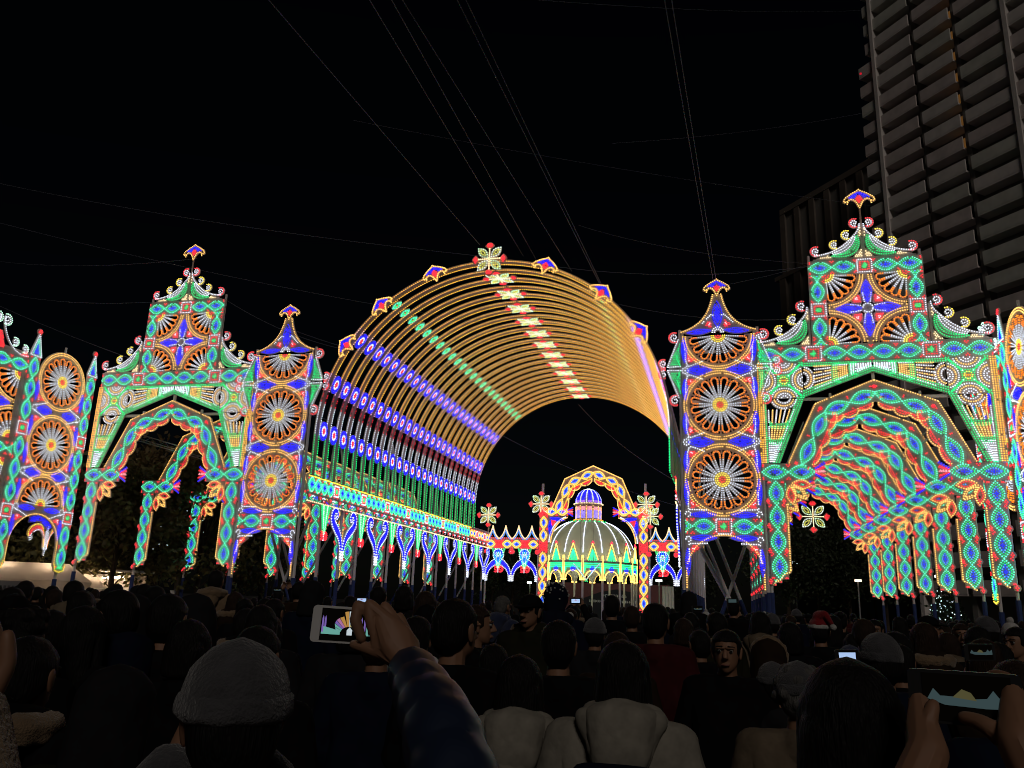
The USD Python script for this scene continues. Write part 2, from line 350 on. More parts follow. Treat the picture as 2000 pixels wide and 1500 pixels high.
# ------------------------------------------------------------------ arch with arms and columns (gallery arch)
OUT = [(2.92, 6.79), (1.95, 8.86), (0, 9.66)]
def arch_parts(parent, pal=STD, board='board', posts=True, dz=0.0, arms=True, cols=True):
    fr = (np.array([0, 0, dz]), FRONT[1], FRONT[2], FRONT[3])
    for m in (False, True):
        B = xf(0, 0, mx=m)
        P = Pan(parent, 'arch_board', fr, board)
        for k, (a, b) in enumerate(zip(OUT[:-1], OUT[1:])):
            a, b = np.array(a), np.array(b); L = np.linalg.norm(b-a); ang = math.degrees(math.atan2(*(b-a)[::-1]))
            X = xf(a[0], a[1], ang, base=B)       # local: x along, +y outward (right of travel is inward)
            P.part('edge_lamps'); P.row([(0, -.05), (L, -.05)], pal['edge'], X=X)
            # band of two lozenges
            sub = xf(.06 if k == 0 else .16, 0.36, 0, base=X)
            l = (L-.22)/2
            for j in range(2): lozenge(P, xf(.10+l*(j+.5), .36, 0, base=X), l*.96, .44, pal)
            P.part('red_studs')
            P.dots([(s, o) for s in (.04, .10, L/2, L-.10, L-.04) for o in (.14, .60, .20)], pal['dot'], X)
            if k == 1: P.fill([(L-.45, .10), (L-.05, .10), (L-.05, .2)], RED, X)
            if k == 0: P.fill([(L-.30, .08), (L-.02, .08), (L-.02, .24)], RED, X)
            # scalloped fringe
            P.part('scallop_fringe'); x0, x1 = (.25, L-.02) if k == 0 else (.12, L-.38); w = (x1-x0)/3
            for j in range(3):
                c = (x0+w*(j+.5), .68)
                P.row(np.stack([c[0]+w*.5*np.cos(np.linspace(0, PI, 9)), c[1]+(.19 if j == 1 else .14)*np.sin(np.linspace(0, PI, 9))], 1), pal['edge'], X=X, lat=.03)
                P.row(np.stack([c[0]+w*.34*np.cos(np.linspace(0, PI, 7)), c[1]+.01+.09*np.sin(np.linspace(0, PI, 7))], 1), pal['fr'], X=X, lat=.03)
            P.row([(x0, .69), (x1, .69)], pal['fr'], X=X)
            e = .30
            P.plate(X(np.array([(0, 0), (L, 0), (L-e*(.62 if k else .42), .66), (e*(.30 if k else 0), .66)])))
        P.build()
        if arms:
            P = Pan(parent, 'arm_board', fr, board)
            strip(P, *( [B([(2.12, 6.47)])[0], B([(3.90, 6.47)])[0]] if not m else [B([(3.90, 6.47)])[0], B([(2.12, 6.47)])[0]]), .60, 'LL', pal)
            P.part('crown_tip')
            for o, c in ((.30, BLU), (.15, RED), (0, PNK), (-.15, RED), (-.30, BLU)):
                P.row([(2.08, 6.47+o*.35), (1.80, 6.47+o)], c, X=B); P.row([(2.1, 6.50+o*.35), (1.84, 6.51+o)], c, X=B, lat=0)
            P.plate(Polygon(B(np.array([(2.12, 6.3), (2.12, 6.64), (1.95, 6.68), (1.95, 6.26)]))))
            leaf3(P, xf(3.02, 6.10, base=B))
            P.plate(Polygon(B(np.array([(2.5, 6.18), (3.1, 6.18), (3.1, 5.5)]))))
            P.build()
        if cols:
            P = Pan(parent, 'column_board', fr, board)
            strip(P, B([(3.45, 2.80)])[0], B([(3.45, 6.15)])[0], .58, 'LLLL', pal)
            P.part('edge_lamps'); P.row([(3.10, 3.12), (3.10, 5.25)], pal['edge'], X=B)
            P.row(bez([(3.10, 3.10), (3.16, 3.02), (3.30, 2.98), (3.40, 2.84), (3.52, 2.74)], 12), pal['edge'], X=B)
            P.part('red_studs')
            for z in (3.75, 4.6, 5.45):
                for u in (3.18, 3.72): P.fill(arc((u, z), .085, 0, 360, 9)[:-1], RED, B)
            P.fill(arc((3.74, 2.72), .085, 0, 360, 9)[:-1], RED, B)
            P.plate(Polygon(B(np.array([(3.06, 3.1), (3.2, 3.1), (3.2, 5.3), (3.06, 5.3)]))))
            P.build()
            if posts:
                x = 3.74*(-1 if m else 1)
                obj('post', cyl((x, .09, 2.35), (x, .09, 10.4 if posts == 'tall' else 6.7), .055), 'white_pole', parent)
                obj('post', cyl((x, .09, 0), (x, .09, .75), .055), 'white_pole', parent)
                obj('post_pad', cyl((x, .09, .75), (x, .09, 2.35), .085, 10), 'blue_pad', parent)

# ------------------------------------------------------------------ the big portals
def make_gate(label, loc):
    T = thing('illuminated_gate', label, 'light gate', loc, group=None)
    # attic
    P = Pan(T, 'attic_board')
    P.plate(sbox(-1.955, 11.062, 1.955, 14.35).difference(sbox(-1.36, 11.09, 1.36, 13.74)))
    strip(P, (-1.93, 14.045), (1.93, 14.045), .56, 'LLSLL', plate=False)
    for s in (-1, 1): strip(P, (s*1.66, 11.08), (s*1.66, 13.74), .55, 'xLSLy', plate=False)
    P.part('cross_ring')
    P.row(arc((0, 12.41), .17, 0, 340, 12), WHT); P.plate(Point(0, 12.41).buffer(.22, 4))
    for k in range(4):
        Y = xf(0, 12.41, 90*k); blue_leaf(P, xf(.64, 0, 0, base=Y), .84, .33)
        P.plate(Polygon(Y(np.array([(.95, -.06), (1.34, -.10), (1.34, .10), (.95, .06)]))))
        D = xf(0, 12.41, 45+90*k)
        P.part('red_corner')
        P.fill([(.30, 0), (.52, -.20), (.66, 0), (.52, .20)], RED, D); P.dots([(.48, 0), (.53, .03), (.53, -.03)], WHT, D)
        P.row([(.24, .10), (.50, .30), (.86, .62)][:2], WHT, X=D); P.row([(.24, -.10), (.50, -.30)], WHT, X=D)
    for sx_ in (-1, 1):
        for c, a0 in (((1.36, 13.74), 180), ((1.36, 11.09), 90)):
            B = xf(0, 0, mx=sx_ < 0); F = xf(*c, base=B)
            P.part('fan_arc')
            for r in (1.27, 1.17): P.row(arc((0, 0), r, a0+3, a0+87, 20), GLD, X=F, lat=.055)
            for i in range(5): petal(P, xf(0, 0, a0+10+i*17.5, base=F), 1.27)
            hub(P, F, 1.45, a0, a0+90)
            P.lines.append((F(arc((0, 0), 1.08, a0, a0+90, 20)), .02))
    P.build()
    # pediment, volutes, finial
    for m in (False, True):
        P = Pan(T, 'pediment_board'); half_pediment(P, xf(.0, 14.36, s=1.0, base=xf(mx=m))); P.build()
        P = Pan(T, 'volute_board'); half_pediment(P, xf(1.99, 11.07, s=1.09, base=xf(mx=m))); P.build()
    obj('finial_stem', cyl((0, 0, 15.2), (0, 0, 16.55), .035), 'board_warm', T)
    P = Pan(T, 'finial_flower'); flower(P, xf(0, 16.36, s=1.0)); P.build()
    # entablature
    P = Pan(T, 'entablature_board'); strip(P, (-3.88, 10.756), (3.88, 10.756), .60, 'LLSLLLLSLL'); P.build()
    for m in (False, True):
        B = xf(mx=m)
        # corner block with its crossed green bands
        P = Pan(T, 'corner_block_board'); c = (3.01, 9.79); h = .65; sq = sbox(*(np.array([c[0]-h, c[1]-h, c[0]+h, c[1]+h])))
        C = xf(*c, base=B)
        for k in range(4):
            Y = xf(0, 0, 90*k, base=C); P.part('half_oval')
            for a, b, col in ((.43, .36, WHT), (.33, .27, GLD), (.22, .17, WHT), (.10, .08, WHT)):
                t = np.radians(np.linspace(100, 260, 16)); p = np.stack([h+b*np.cos(t), a*np.sin(t)], 1); P.row(p, col, X=Y)
            P.part('green_band')
            for a, b in ((.56, .46), (.65, .54)):
                t = np.radians(np.linspace(90, 270, 24)); p = np.stack([h+b*np.cos(t), a*np.sin(t)], 1); p = p[np.abs(p[:, 1]) < p[:, 0]+.05]; P.row(p, GRN, X=Y)
        P.part('yellow_boss'); P.row(arc((0, 0), .13, 0, 330, 10), YEL, X=C); P.dots([(0, 0), (.06, 0), (-.06, 0)], ORG, C); P.dots([(.17, .17), (-.17, .17), (.17, -.17), (-.17, -.17)], WHT, C)
        P.plate(Polygon(C(np.array([(-h, -h), (h, -h), (h, h), (-h, h)]))).difference(unary_union([Point(*C(np.array([(.34*x, .34*y)]))[0]).buffer(.10, 3) for x in (-1, 1) for y in (-1, 1)])))
        P.build()
        # slanting beam towards the apex
        P = Pan(T, 'beam_board')
        P.part('green_edge')
        lo = np.array([(2.34, 9.20), (.03, 10.06)])
        for o in (0, .085, .17): P.row(lo+[0, o*1.07], GRN, X=B)
        P.row([(2.34, 10.40), (.06, 10.40)], GRN, X=B); P.row([(2.34, 10.32), (.6, 10.35)], GRN, X=B)
        P.part('half_oval')
        for a, b, col in ((.42, .36, WHT), (.33, .27, GLD), (.22, .17, WHT)):
            t = np.radians(np.linspace(100, 260, 14)); P.row(np.stack([2.34+b*np.cos(t), 9.84+a*np.sin(t)], 1), col, X=B)
        P.part('ray')
        for j, f in enumerate(np.linspace(0, 1, 8)):
            A = np.array([2.0, 9.44+.84*f]); E = np.array([.06, 10.22+.12*f])
            for u0, u1, col in ((1.95, 1.42, GLD if j % 2 else WHT), (1.30, .86, PAL if j not in (0, 7) else WHT), (.72, .06, WHT)):
                g = lambda u: A+(E-A)*(2.0-u)/1.94
                P.row([g(u0), g(u1)], GLD if (col is GLD or col is PAL) else WHT, X=B, lat=.03)
        for u, hh in ((1.36, .34), (.78, .22)):
            P.part('green_crescent')
            zc = 9.44+.42+(10.28-9.86)*(2.0-u)/1.94+.02
            for o in (0, .075, .15): P.row(np.stack([u-o+.10*np.cos(np.linspace(-PI/2, PI/2, 9))-.1, zc+hh*np.sin(np.linspace(-PI/2, PI/2, 9))], 1), GRN, X=B)
        P.plate(Polygon(B(np.array([(2.36, 9.18), (2.36, 9.36), (0, 10.24), (0, 10.04)])))); P.plate(Polygon(B(np.array([(2.36, 10.37), (2.36, 10.45), (0, 10.45), (0, 10.37)]))))
        P.build()
        # tapering pendant
        P = Pan(T, 'pendant_board')
        P.part('green_edge')
        lo = np.array([(2.38, 9.14), (3.30, 6.82)])
        for o in (0, .085, .17): P.row(lo+[o*1.05, 0], GRN, X=B)
        P.row([(3.68, 9.1), (3.68, 6.82)], GRN, X=B)
        P.part('half_oval')
        for a, b, col in ((.42, .36, WHT), (.33, .27, GLD), (.22, .17, WHT)):
            t = np.radians(np.linspace(190, 350, 14)); P.row(np.stack([3.04+a*np.cos(t), 9.12+b*np.sin(t)], 1), col, X=B)
        P.part('ray')
        for j, f in enumerate(np.linspace(0, 1, 7)):
            A = np.array([2.70+.88*f, 8.74]); E = np.array([3.46+.14*f, 6.84]); g = lambda z: A+(E-A)*(8.74-z)/1.9
            for z0, z1, col in ((8.70, 8.26, GLD if j % 2 else WHT), (8.10, 7.66, GLD if 0 < j < 6 else WHT), (7.50, 6.84, WHT)):
                P.row([g(z0), g(z1)], col, X=B, lat=.03)
        for z, hh, xc in ((8.16, .30, 3.25), (7.58, .20, 3.40)):
            P.part('green_crescent')
            for o in (0, .075, .15): P.row(np.stack([xc+hh*np.cos(np.linspace(PI, 2*PI, 9)), z-o+.12+.10*np.sin(np.linspace(PI, 2*PI, 9))], 1), GRN, X=B)
        P.part('gold_row')
        for o in (0, .075, .15): P.row([(3.74+o, 6.82), (3.74+o, 10.42)], AMB if o else GLD, X=B)
        P.plate(Polygon(B(np.array([(2.36, 9.14), (2.56, 9.14), (3.50, 6.80), (3.28, 6.80)])))); P.plate(Polygon(B(np.array([(3.64, 6.79), (3.92, 6.79), (3.92, 10.45), (3.64, 10.45)]))))
        P.build()
    arch_parts(T, posts='tall')
    z = 9.10
    obj('brace', cat([box(-2.6, .05, z-.05, 2.6, .13, z+.05), box(-.05, .05, 9.6, .05, .13, 10.1), box(-1.5, .05, 8.9, -1.42, .13, 9.3), box(1.42, .05, 8.9, 1.5, .13, 9.3)]), 'white_pole', T)
    obj('brace', cat([cyl((x, .10, 0), (x, .10, 15.2), .05) for x in (0,)][:0] + [cyl((s*1.9, .1, 10.6), (s*1.9, .1, 14.6), .05) for s in (-1, 1)]), 'white_pole', T)
    return T

# ------------------------------------------------------------------ rosette pillars
def make_pillar(label, loc):
    T = thing('rosette_pillar', label, 'light pillar', loc)
    W = 1.337
    P = Pan(T, 'pillar_board')
    holes = unary_union([Point(0, 8.94).buffer(1.26, 16), Point(0, 6.2).buffer(1.26, 16), Point(0, 11.59).buffer(1.26, 16), Point(0, 2.957).buffer(1.26, 16), sbox(-1.26, 0, 1.26, 2.957)])
    P.plate(sbox(-W, 2.3, W, 11.76).difference(unary_union([holes, sbox(-1.30, 4.262, 1.30, 4.838)])))
    for s in (-1, 1):
        B = xf(mx=s < 0)
        for zc in (10.265, 7.57):
            blue_leaf(P, xf(.72, zc, base=B), .88, .34)
            P.part('white_boss'); P.row(arc((1.22, zc), .11, 0, 315, 8), WHT, X=B); P.dots([(1.22, zc)], WHT, B)
            for k in (-1, 1):
                P.part('red_corner'); Y = xf(1.0, zc+k*.42, base=B)
                P.fill([(-.24, 0), (.12, -.16*k), (.16, .20*k)], RED, Y); P.dots([(.03, .01), (.08, .05*k), (.07, -.04*k)], WHT, Y)
                P.row([(-.40, -.08*k), (.02, -.24*k), (.16, -.26*k)], WHT, X=Y); P.row([(.22, .40*k), (.20, .0), (.14, -.2*k)], WHT, X=Y)
                blue_leaf(P, xf(1.235, zc+k*.72, 90, base=B), .78, .17)
        # lower corners around the band
        for zc, k in ((4.98, 1), (4.10, -1)):
            blue_leaf(P, xf(.70, zc+(-.02 if k > 0 else .05), base=B), .86, .18)
            P.part('red_corner'); Y = xf(1.0, zc+k*.36, base=B)
            P.fill([(-.24, -.12*k), (.12, -.16*k), (.16, .20*k)], RED, Y); P.dots([(.03, -.02*k), (.08, .03)], WHT, Y)
            P.row([(.20, .40*k), (.20, -.2*k), (-.42, -.22*k)], WHT, X=Y)
            P.part('white_boss'); P.row(arc((1.22, zc), .09, 0, 315, 7), WHT, X=B)
            blue_leaf(P, xf(1.25, zc+k*.78, 90, base=B), .88, .15)
    P.part('arch_lamps'); P.row(np.vstack([[(-1.30, 2.45)], arc((0, 2.957), 1.30, 180, 0, 30), [(1.30, 2.45)]]), GLD)
    for s in (-1, 1): blue_leaf(P, xf(s*1.26, 11.15, 90), .8, .15)
    P.build()
    P = Pan(T, 'band_board'); strip(P, (-1.30, 4.55), (1.30, 4.55), .60, 'xLSLy'); P.build()
    for zc in (8.94, 6.20): rosette(T, FRONT, (0, zc), 1.305)
    rosette(T, FRONT, (0, 11.59), 1.305, a0=180, a1=360)
    # concave spire
    P = Pan(T, 'spire_board')
    side = np.array([(1.34, 11.78), (.95, 11.93), (.55, 12.25), (.27, 12.75), (.15, 13.22)])
    for s in (-1, 1):
        P.part('gold_outline'); P.row(bez(side*[s, 1], 24), GLD)
        blue_leaf(P, xf(s*.68, 11.77, -s*4), .86, .17)
        P.part('red_corner'); P.fill(np.array([(.20, 11.92), (.52, 11.96), (.26, 12.26)])*[s, 1], RED); P.dots([(s*.31, 12.02), (s*.28, 12.08)], WHT); P.row(np.array([(.16, 12.4), (.24, 12.42), (.55, 12.1)])*[s, 1], WHT)
    P.part('white_boss'); P.row(arc((0, 11.72), .2, 0, 180, 9), WHT); P.row(arc((0, 11.72), .12, 0, 180, 6), WHT)
    blue_leaf(P, xf(0, 12.42, 90), 1.04, .34)
    P.plate(Polygon(np.vstack([bez(side, 16), bez(side*[-1, 1], 16)[::-1]])))
    P.build()
    P = Pan(T, 'finial_flower'); flower(P, xf(0, 13.18, s=.88)); P.build()
    for s in (-1, 1):
        # side wings of green leaves and red scrolls
        P = Pan(T, 'side_wing_board'); B = xf(s*1.36, 10.36, mx=False); Bm = xf(0, 0, s=(s, 1), base=B)
        for k in (1, -1):
            Y = xf(0, 0, s=(1, k), base=Bm)
            P.part('green_leaf'); P.fill([(.03, .12), (.46, .12), (.06, .98)], GRN, Y, sp=.08); P.row([(.50, .06), (.10, 1.12)], WHT, X=Y); P.row([(.03, .08), (.45, .06)], WHT, X=Y)
            P.row([(.04, .10), (.16, .42), (.04, .95)], GRN, X=Y)
            P.part('red_scroll'); spiral(P, xf(.24, 1.22, base=Y), .19, RED, WHT); spiral(P, xf(.66, .20, base=Y), .17, RED, WHT)
        P.build()
        x = s*1.40
        obj('post', cyl((x, .09, 2.35), (x, .09, 11.9), .06), 'white_pole', T)
        obj('post_pad', cyl((x, .09, 0), (x, .09, 2.35), .09, 10), 'blue_pad', T)
    for a_, b_ in (((-1.0, 5.0), (.95, 0)), ((-.55, 5.0), (1.25, 0)), ((1.05, 4.9), (-.75, 0))):       # slanting props behind the pillar
        A_, B__ = np.array([a_[0], 1.6, a_[1]]), np.array([b_[0], 1.9, b_[1]]); m_ = A_+(B__-A_)*.58
        obj('prop', cyl(A_, m_, .06), 'white_pole', T); obj('prop_pad', cyl(m_, B__, .075), 'blue_pad', T)
    obj('cross_bar', cat([box(-1.3, .05, z-.05, 1.3, .11, z+.05) for z in (11.0, 9.1, 5.55)] + [cyl((-.9, .08, 9.9), (-.3, .08, 8.0), .03), cyl((-.9, .08, 7.2), (-.2, .08, 5.3), .03)]), 'white_pole', T)
    return T

gate = make_gate('smaller-looking light gate to the left of the tunnel, trees showing through its arch', (X0-GX, YF, 0))
dup(gate, 'big light gate on the right below the high-rise, with a gallery of arches behind it', (X0+GX, YF, 0))
pillar = make_pillar('light pillar of stacked rosettes at the left edge of the big tunnel', (X0-PX, YF-.05, 0))
dup(pillar, 'light pillar of stacked rosettes at the right edge of the big tunnel', (X0+PX, YF-.05, 0))

# ------------------------------------------------------------------ galleries behind the gates
ORD = ['first', 'second', 'third', 'fourth', 'fifth', 'sixth']
protoarch = None
for side, gx in (('right', X0+GX), ('left', X0-GX)):
    for k, y in enumerate((33.7, 37.5, 41.4, 45.6, 49.9, 54.2)):
        lab = f'{ORD[k]} colourful light arch of the gallery behind the {side} gate, counted from the gate'
        if protoarch is None:
            protoarch = thing('gallery_arch', lab, 'light arch', (gx, y, 0), group='arches of the right gallery')
            arch_parts(protoarch)
        else: dup(protoarch, lab, (gx, y, 0), group=f'arches of the {side} gallery')
for side, gx in (('right', X0+GX), ('left', X0-GX)):
    T = thing('truss', f'grey lattice truss that ties the {side} gallery of arches together', 'truss', (gx, 30, 0))
    for s in (-1, 1):
        x, z = s*2.2, 8.3; ch = [cyl((x+dx, .2, z+dz), (x+dx, 24.2, z+dz), .022, 5) for dx, dz in ((0, .15), (0, -.15), (s*.2, 0))]
        for j in range(48): ch.append(cyl((x, .2+j*.5, z+(.15 if j % 2 else -.15)), (x, .7+j*.5, z+(-.15 if j % 2 else .15)), .014, 4)); ch.append(cyl((x, .2+j*.5, z-.15), (x+s*.2, .45+j*.5, z), .012, 4))
        obj('truss_beam', cat(ch), 'steel', T)

# ------------------------------------------------------------------ the tunnel of arches
NA, DY, RA, ZC, ZB = 25, 0.933, 7.15, 8.05, 6.42
def tun(s):
    """point (x, z) and outward direction at arc length s from the left foot"""
    leg = ZC-ZB
    if s < leg: return (-RA, ZB+s), (-1, 0)
    a = (s-leg)/RA
    if a > PI: return (RA, ZC-(s-leg-PI*RA)), (1, 0)
    return (-RA*math.cos(a), ZC+RA*math.sin(a)), (-math.cos(a), math.sin(a))
SL = 2*(ZC-ZB)+PI*RA
tunnel = thing('light_tunnel', 'huge barrel tunnel of gold, purple, red, white and green light arches', 'light tunnel', (X0, YF, 0))
def s_of(z_or_ang, leg=False): return z_or_ang-ZB if leg else ZC-ZB+math.radians(z_or_ang)*RA
sA, sB, sC, sD, sTop = s_of(2.3), s_of(18.7), s_of(36.0), s_of(53.4), SL/2
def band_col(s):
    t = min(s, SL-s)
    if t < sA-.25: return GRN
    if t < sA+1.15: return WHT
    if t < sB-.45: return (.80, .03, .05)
    if t < sB+.35: return (.78, .38, .62)  # purple glow of the blue ovals put into the lamp colour
    if abs(t-sC) < .40: return (.88, .47, .38)  # glow around the upper ovals, tinted into the gold lamps
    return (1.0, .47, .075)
look('arch_band', (0.60, 0.50, 0.42), 0.6, var=0.3, scale=2.0)
NS = 96
ss = np.linspace(0, SL, NS+1); cp_ = np.array([tun(s)[0] for s in ss]); nn = np.array([tun(s)[1] for s in ss])
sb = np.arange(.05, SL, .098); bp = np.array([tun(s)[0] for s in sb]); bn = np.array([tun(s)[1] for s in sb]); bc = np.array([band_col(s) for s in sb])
for k in range(NA):
    y = k*DY; hw = .16
    V = []
    for off, yy in ((0, y-hw), (0, y+hw), (.05, y+hw), (.05, y-hw)): V.append(np.stack([cp_[:, 0]+nn[:, 0]*off, np.full(NS+1, yy), cp_[:, 1]+nn[:, 1]*off], 1))
    V = np.vstack(V); i = np.arange(NS); n1 = NS+1; f = []
    for a in range(4):
        b = (a+1) % 4; f.append(np.stack([a*n1+i, a*n1+i+1, b*n1+i+1], 1)); f.append(np.stack([a*n1+i, b*n1+i+1, b*n1+i], 1))
    A = obj('arch', (V, np.vstack(f)), 'arch_band', tunnel)
    for o in (-hw-.022, hw+.022):
        q = np.stack([bp[:, 0]-bn[:, 0]*.03, np.full(len(bp), y+o), bp[:, 1]-bn[:, 1]*.03], 1)
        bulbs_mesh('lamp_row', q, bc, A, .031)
# oval medallions, small green lozenges, flowers of the ridge
def tun_frame(s, y, inward=.03):
    (x, z), (nx, nz) = tun(s); return (np.array([x-nx*inward, y, z-nz*inward]), np.array([0, 1., 0]), np.array([nz, 0, -nx])*1.0, np.array([-nx, 0, -nz]))
for s0, L, W_ in ((sA, .62, .50), (sB, .60, .48), (sC, .56, .46)):
    for side in (0, 1):
        for k in range(NA-1):
            P = Pan(tunnel, 'oval_medallion', tun_frame(s0 if not side else SL-s0, (k+.5)*DY, .03 if not side else -.05), 'board', r=.036)
            P.part('lamps')
            e = lambda f: np.stack([W_/2*f*np.cos(np.linspace(0, 2*PI, 17)[:-1]), L/2*f*np.sin(np.linspace(0, 2*PI, 17)[:-1])], 1)
            P.row(e(1.18), BLU, True, sp=.075); P.row(e(.92), BLU, True, sp=.075); P.row(e(.60), WHT, True, sp=.09); P.row(e(.30), RED, True); P.dots([(0, 0), (0, .06), (0, -.06)], RED)
            P.plate(Polygon(e(1.22)))
            P.build()
for side in (0, 1):
    for k in range(NA-1):
        P = Pan(tunnel, 'green_lozenge', tun_frame(sD if not side else SL-sD, (k+.5)*DY, .03 if not side else -.12), 'board', r=.036)
        P.part('lamps'); P.row(ves(.44, .34)[:, ::-1], TEA, True, sp=.10); P.row(ves(.22, .16)[:, ::-1], GRN, True); P.dots([(0, 0)], RED); P.build()
for k in range(12):
    P = Pan(tunnel, 'ridge_flower', tun_frame(sTop, 1.4+k*1.866, .10), 'board_warm', r=.036); leaf_cross(P, xf(0, 0, 0, s=.98)); P.build()
obj('ridge_pole', box(-.04, .2, ZC+RA-.06, .04, (NA-1)*DY, ZC+RA-.005), 'board_warm', tunnel)
P = Pan(tunnel, 'crest_flower', (np.array([0, -.25, 15.25]), *FRONT[1:]), 'board_warm', r=.036); leaf_cross(P, ident, .98); P.build()
for x, z in ((-2.56, 15.55), (-4.8, 13.9), (-6.2, 12.1), (2.56, 15.55), (4.8, 13.9), (6.2, 12.1)):
    a = math.degrees(math.atan2(z-.2-8.59, x)); a = math.degrees(math.atan2(8.59-ZC+6.74*math.sin(math.radians(a)), 6.74*math.cos(math.radians(a)))); rr = RA-.38
    P = Pan(tunnel, 'crest_shield', (np.array([0, -.22, 0]), *FRONT[1:]), 'board_warm', r=.036)
    flower(P, xf(rr*math.cos(math.radians(a)), ZC+rr*math.sin(math.radians(a)), a-90, s=.98)); P.build()

# ------------------------------------------------------------------ walls of the tunnel: arcades with scrolls and fans
WX = RA+.20
def v_scroll(P, X):
    """blue scroll with white edges; foot at the origin, curling to +x at the top (height 2.06)"""
    P.part('blue_scroll')
    cl = bez([(.10, 0), (.11, .45), (.26, .86), (.78, 1.34), (1.10, 1.68), (1.06, 1.96), (.84, 2.06), (.68, 1.94), (.70, 1.78), (.82, 1.74)], 60)
    d = np.gradient(cl, axis=0); d /= np.linalg.norm(d, axis=1)[:, None]; n = np.stack([-d[:, 1], d[:, 0]], 1)
    w = np.interp(np.linspace(0, 1, 60), [0, .2, .45, .75, 1], [.06, .10, .19, .15, .03])[:, None]
    P.row(cl+n*w, WHT, X=X, lat=.03, sp=.125); P.row(cl-n*w, WHT, X=X, lat=.03, sp=.125)
    c = [WHT, BLU]
    P.row(cl[8:], BLU, X=X, lat=.10, sp=.06); P.row((cl+n*w*.5)[10:56], BLU, X=X, lat=.03, sp=.06); P.row((cl-n*w*.5)[10:56], BLU, X=X, lat=.03, sp=.06); P.row(cl[:8], WHT, X=X, lat=.08)
def fan_pendant(P, X):
    P.part('green_fan')
    for k, a in enumerate(np.linspace(-.30, .30, 6)): P.row([(a, 0), (a*.22, -1.12)], (GRN, LGT)[k % 2 if k < 3 else (k+1) % 2], X=X); 
    P.row([(-.40, .03), (-.1, -1.0)], GRN, X=X); P.row([(.40, .03), (.1, -1.0)], GRN, X=X)
    P.part('red_drop'); spiral(P, xf(-.15, -1.22, base=X), .17, RED, RED); spiral(P, xf(.15, -1.22, base=X), .17, RED, RED); P.row([(0, -1.1), (0, -1.4)], WHT, X=X)
def make_wall(label, loc, rz, n_tea=6):
    """local x runs along the wall, the lamps face local -y"""
    T = thing('arcade_wall', label, 'light arcade', loc, rz)
    L = 27.6
    P = Pan(T, 'cornice_board', r=.034)
    nb = 39; w = 22.4/nb*1.0
    for k in range(nb):
        x = (k+.5)*.568
        if k % 5 == 4: square(P, xf(x, 6.10), .44, STD)
        else: lozenge(P, xf(x, 6.10), .56, .58, STD)
    for k in range(8):
        x = 22.6+k*.62
        if k % 3 == 2: square(P, xf(x, 6.10), .42, dict(STD, mid=RED))
        else: lozenge(P, xf(x, 6.10), .60, .44, WARM)
    P.part('yellow_row')
    P.row([(0, 6.44), (22.4, 6.44)], YEL, sp=.105)
    P.part('red_row'); P.row([(0, 5.82), (L, 5.82)], RED, sp=.30); P.row([(0, 6.33), (L, 6.33)], RED, sp=.30)
    P.plate(sbox(0, 5.76, L, 6.53)); P.build()
    P = Pan(T, 'frieze_board', r=.034); P.part('red_studs')
    for x in np.arange(.2, L, .93):
        P.fill([(x-.09, 5.68), (x+.09, 5.68), (x, 5.52)], RED); P.dots([(x+.20, 5.64), (x+.30, 5.67), (x+.40, 5.64)], WHT); P.dots([(x+.3, 5.54)], PNK)
    P.row([(0, 5.42), (L, 5.42)], PAL, sp=.16); P.plate(sbox(0, 5.71, L, 5.745)); P.plate(sbox(0, 5.38, L, 5.43)); P.build()
    for k in range(7):
        x = 3.54+3.71*k
        if x > L: break
        P = Pan(T, 'scroll_board', r=.036)
        for m in (False, True): v_scroll(P, xf(0, 3.24, base=xf(x, 0, base=ident) if not m else (lambda q, x=x: np.asarray(q)*[-1, 1]+[x, 0])))
        P.build()
        obj('post', cyl((x, .10, 2.45), (x, .10, 6.2), .065, 8), 'white_pole', T); obj('post_pad', cyl((x, .10, 0), (x, .10, 2.45), .085, 8), 'blue_pad', T)
        obj('brace', cyl((x, .12, 5.2), (x, 1.81, 2.0), .05), 'white_pole', T); obj('brace_pad', cyl((x, 1.81, 2.0), (x, 2.87, 0), .062), 'blue_pad', T)
        xs = x-1.86
        P = Pan(T, 'fan_board', r=.036); fan_pendant(P, xf(xs, 5.36)); P.build()
        obj('post', cyl((xs, .14, 2.45), (xs, .14, 6.2), .065, 8), 'white_pole', T); obj('post_pad', cyl((xs, .14, 0), (xs, .14, 2.45), .085, 8), 'blue_pad', T)
    for k in range(3):                                          # steel struts up to the arches
        x = 3.4+6.5*k
        obj('strut', cat([cyl((x-.9, .4, 6.2), (x, .62, 9.6), .04), cyl((x+.9, .4, 6.2), (x, .62, 9.6), .04), cyl((x-.25, .4, 6.2), (x, .62, 9.6), .03)]), 'white_pole', T)
    return T
wall = make_wall('left arcade wall of the tunnel with blue scrolls, green fans and a lozenge cornice', (X0-WX, YF+.05, 0), PI/2)
dup(wall, 'right arcade wall of the tunnel, mostly hidden behind the right rosette pillar', (X0+WX, YF+.05+27.6, 0), -PI/2)
rs = random.Random(5)
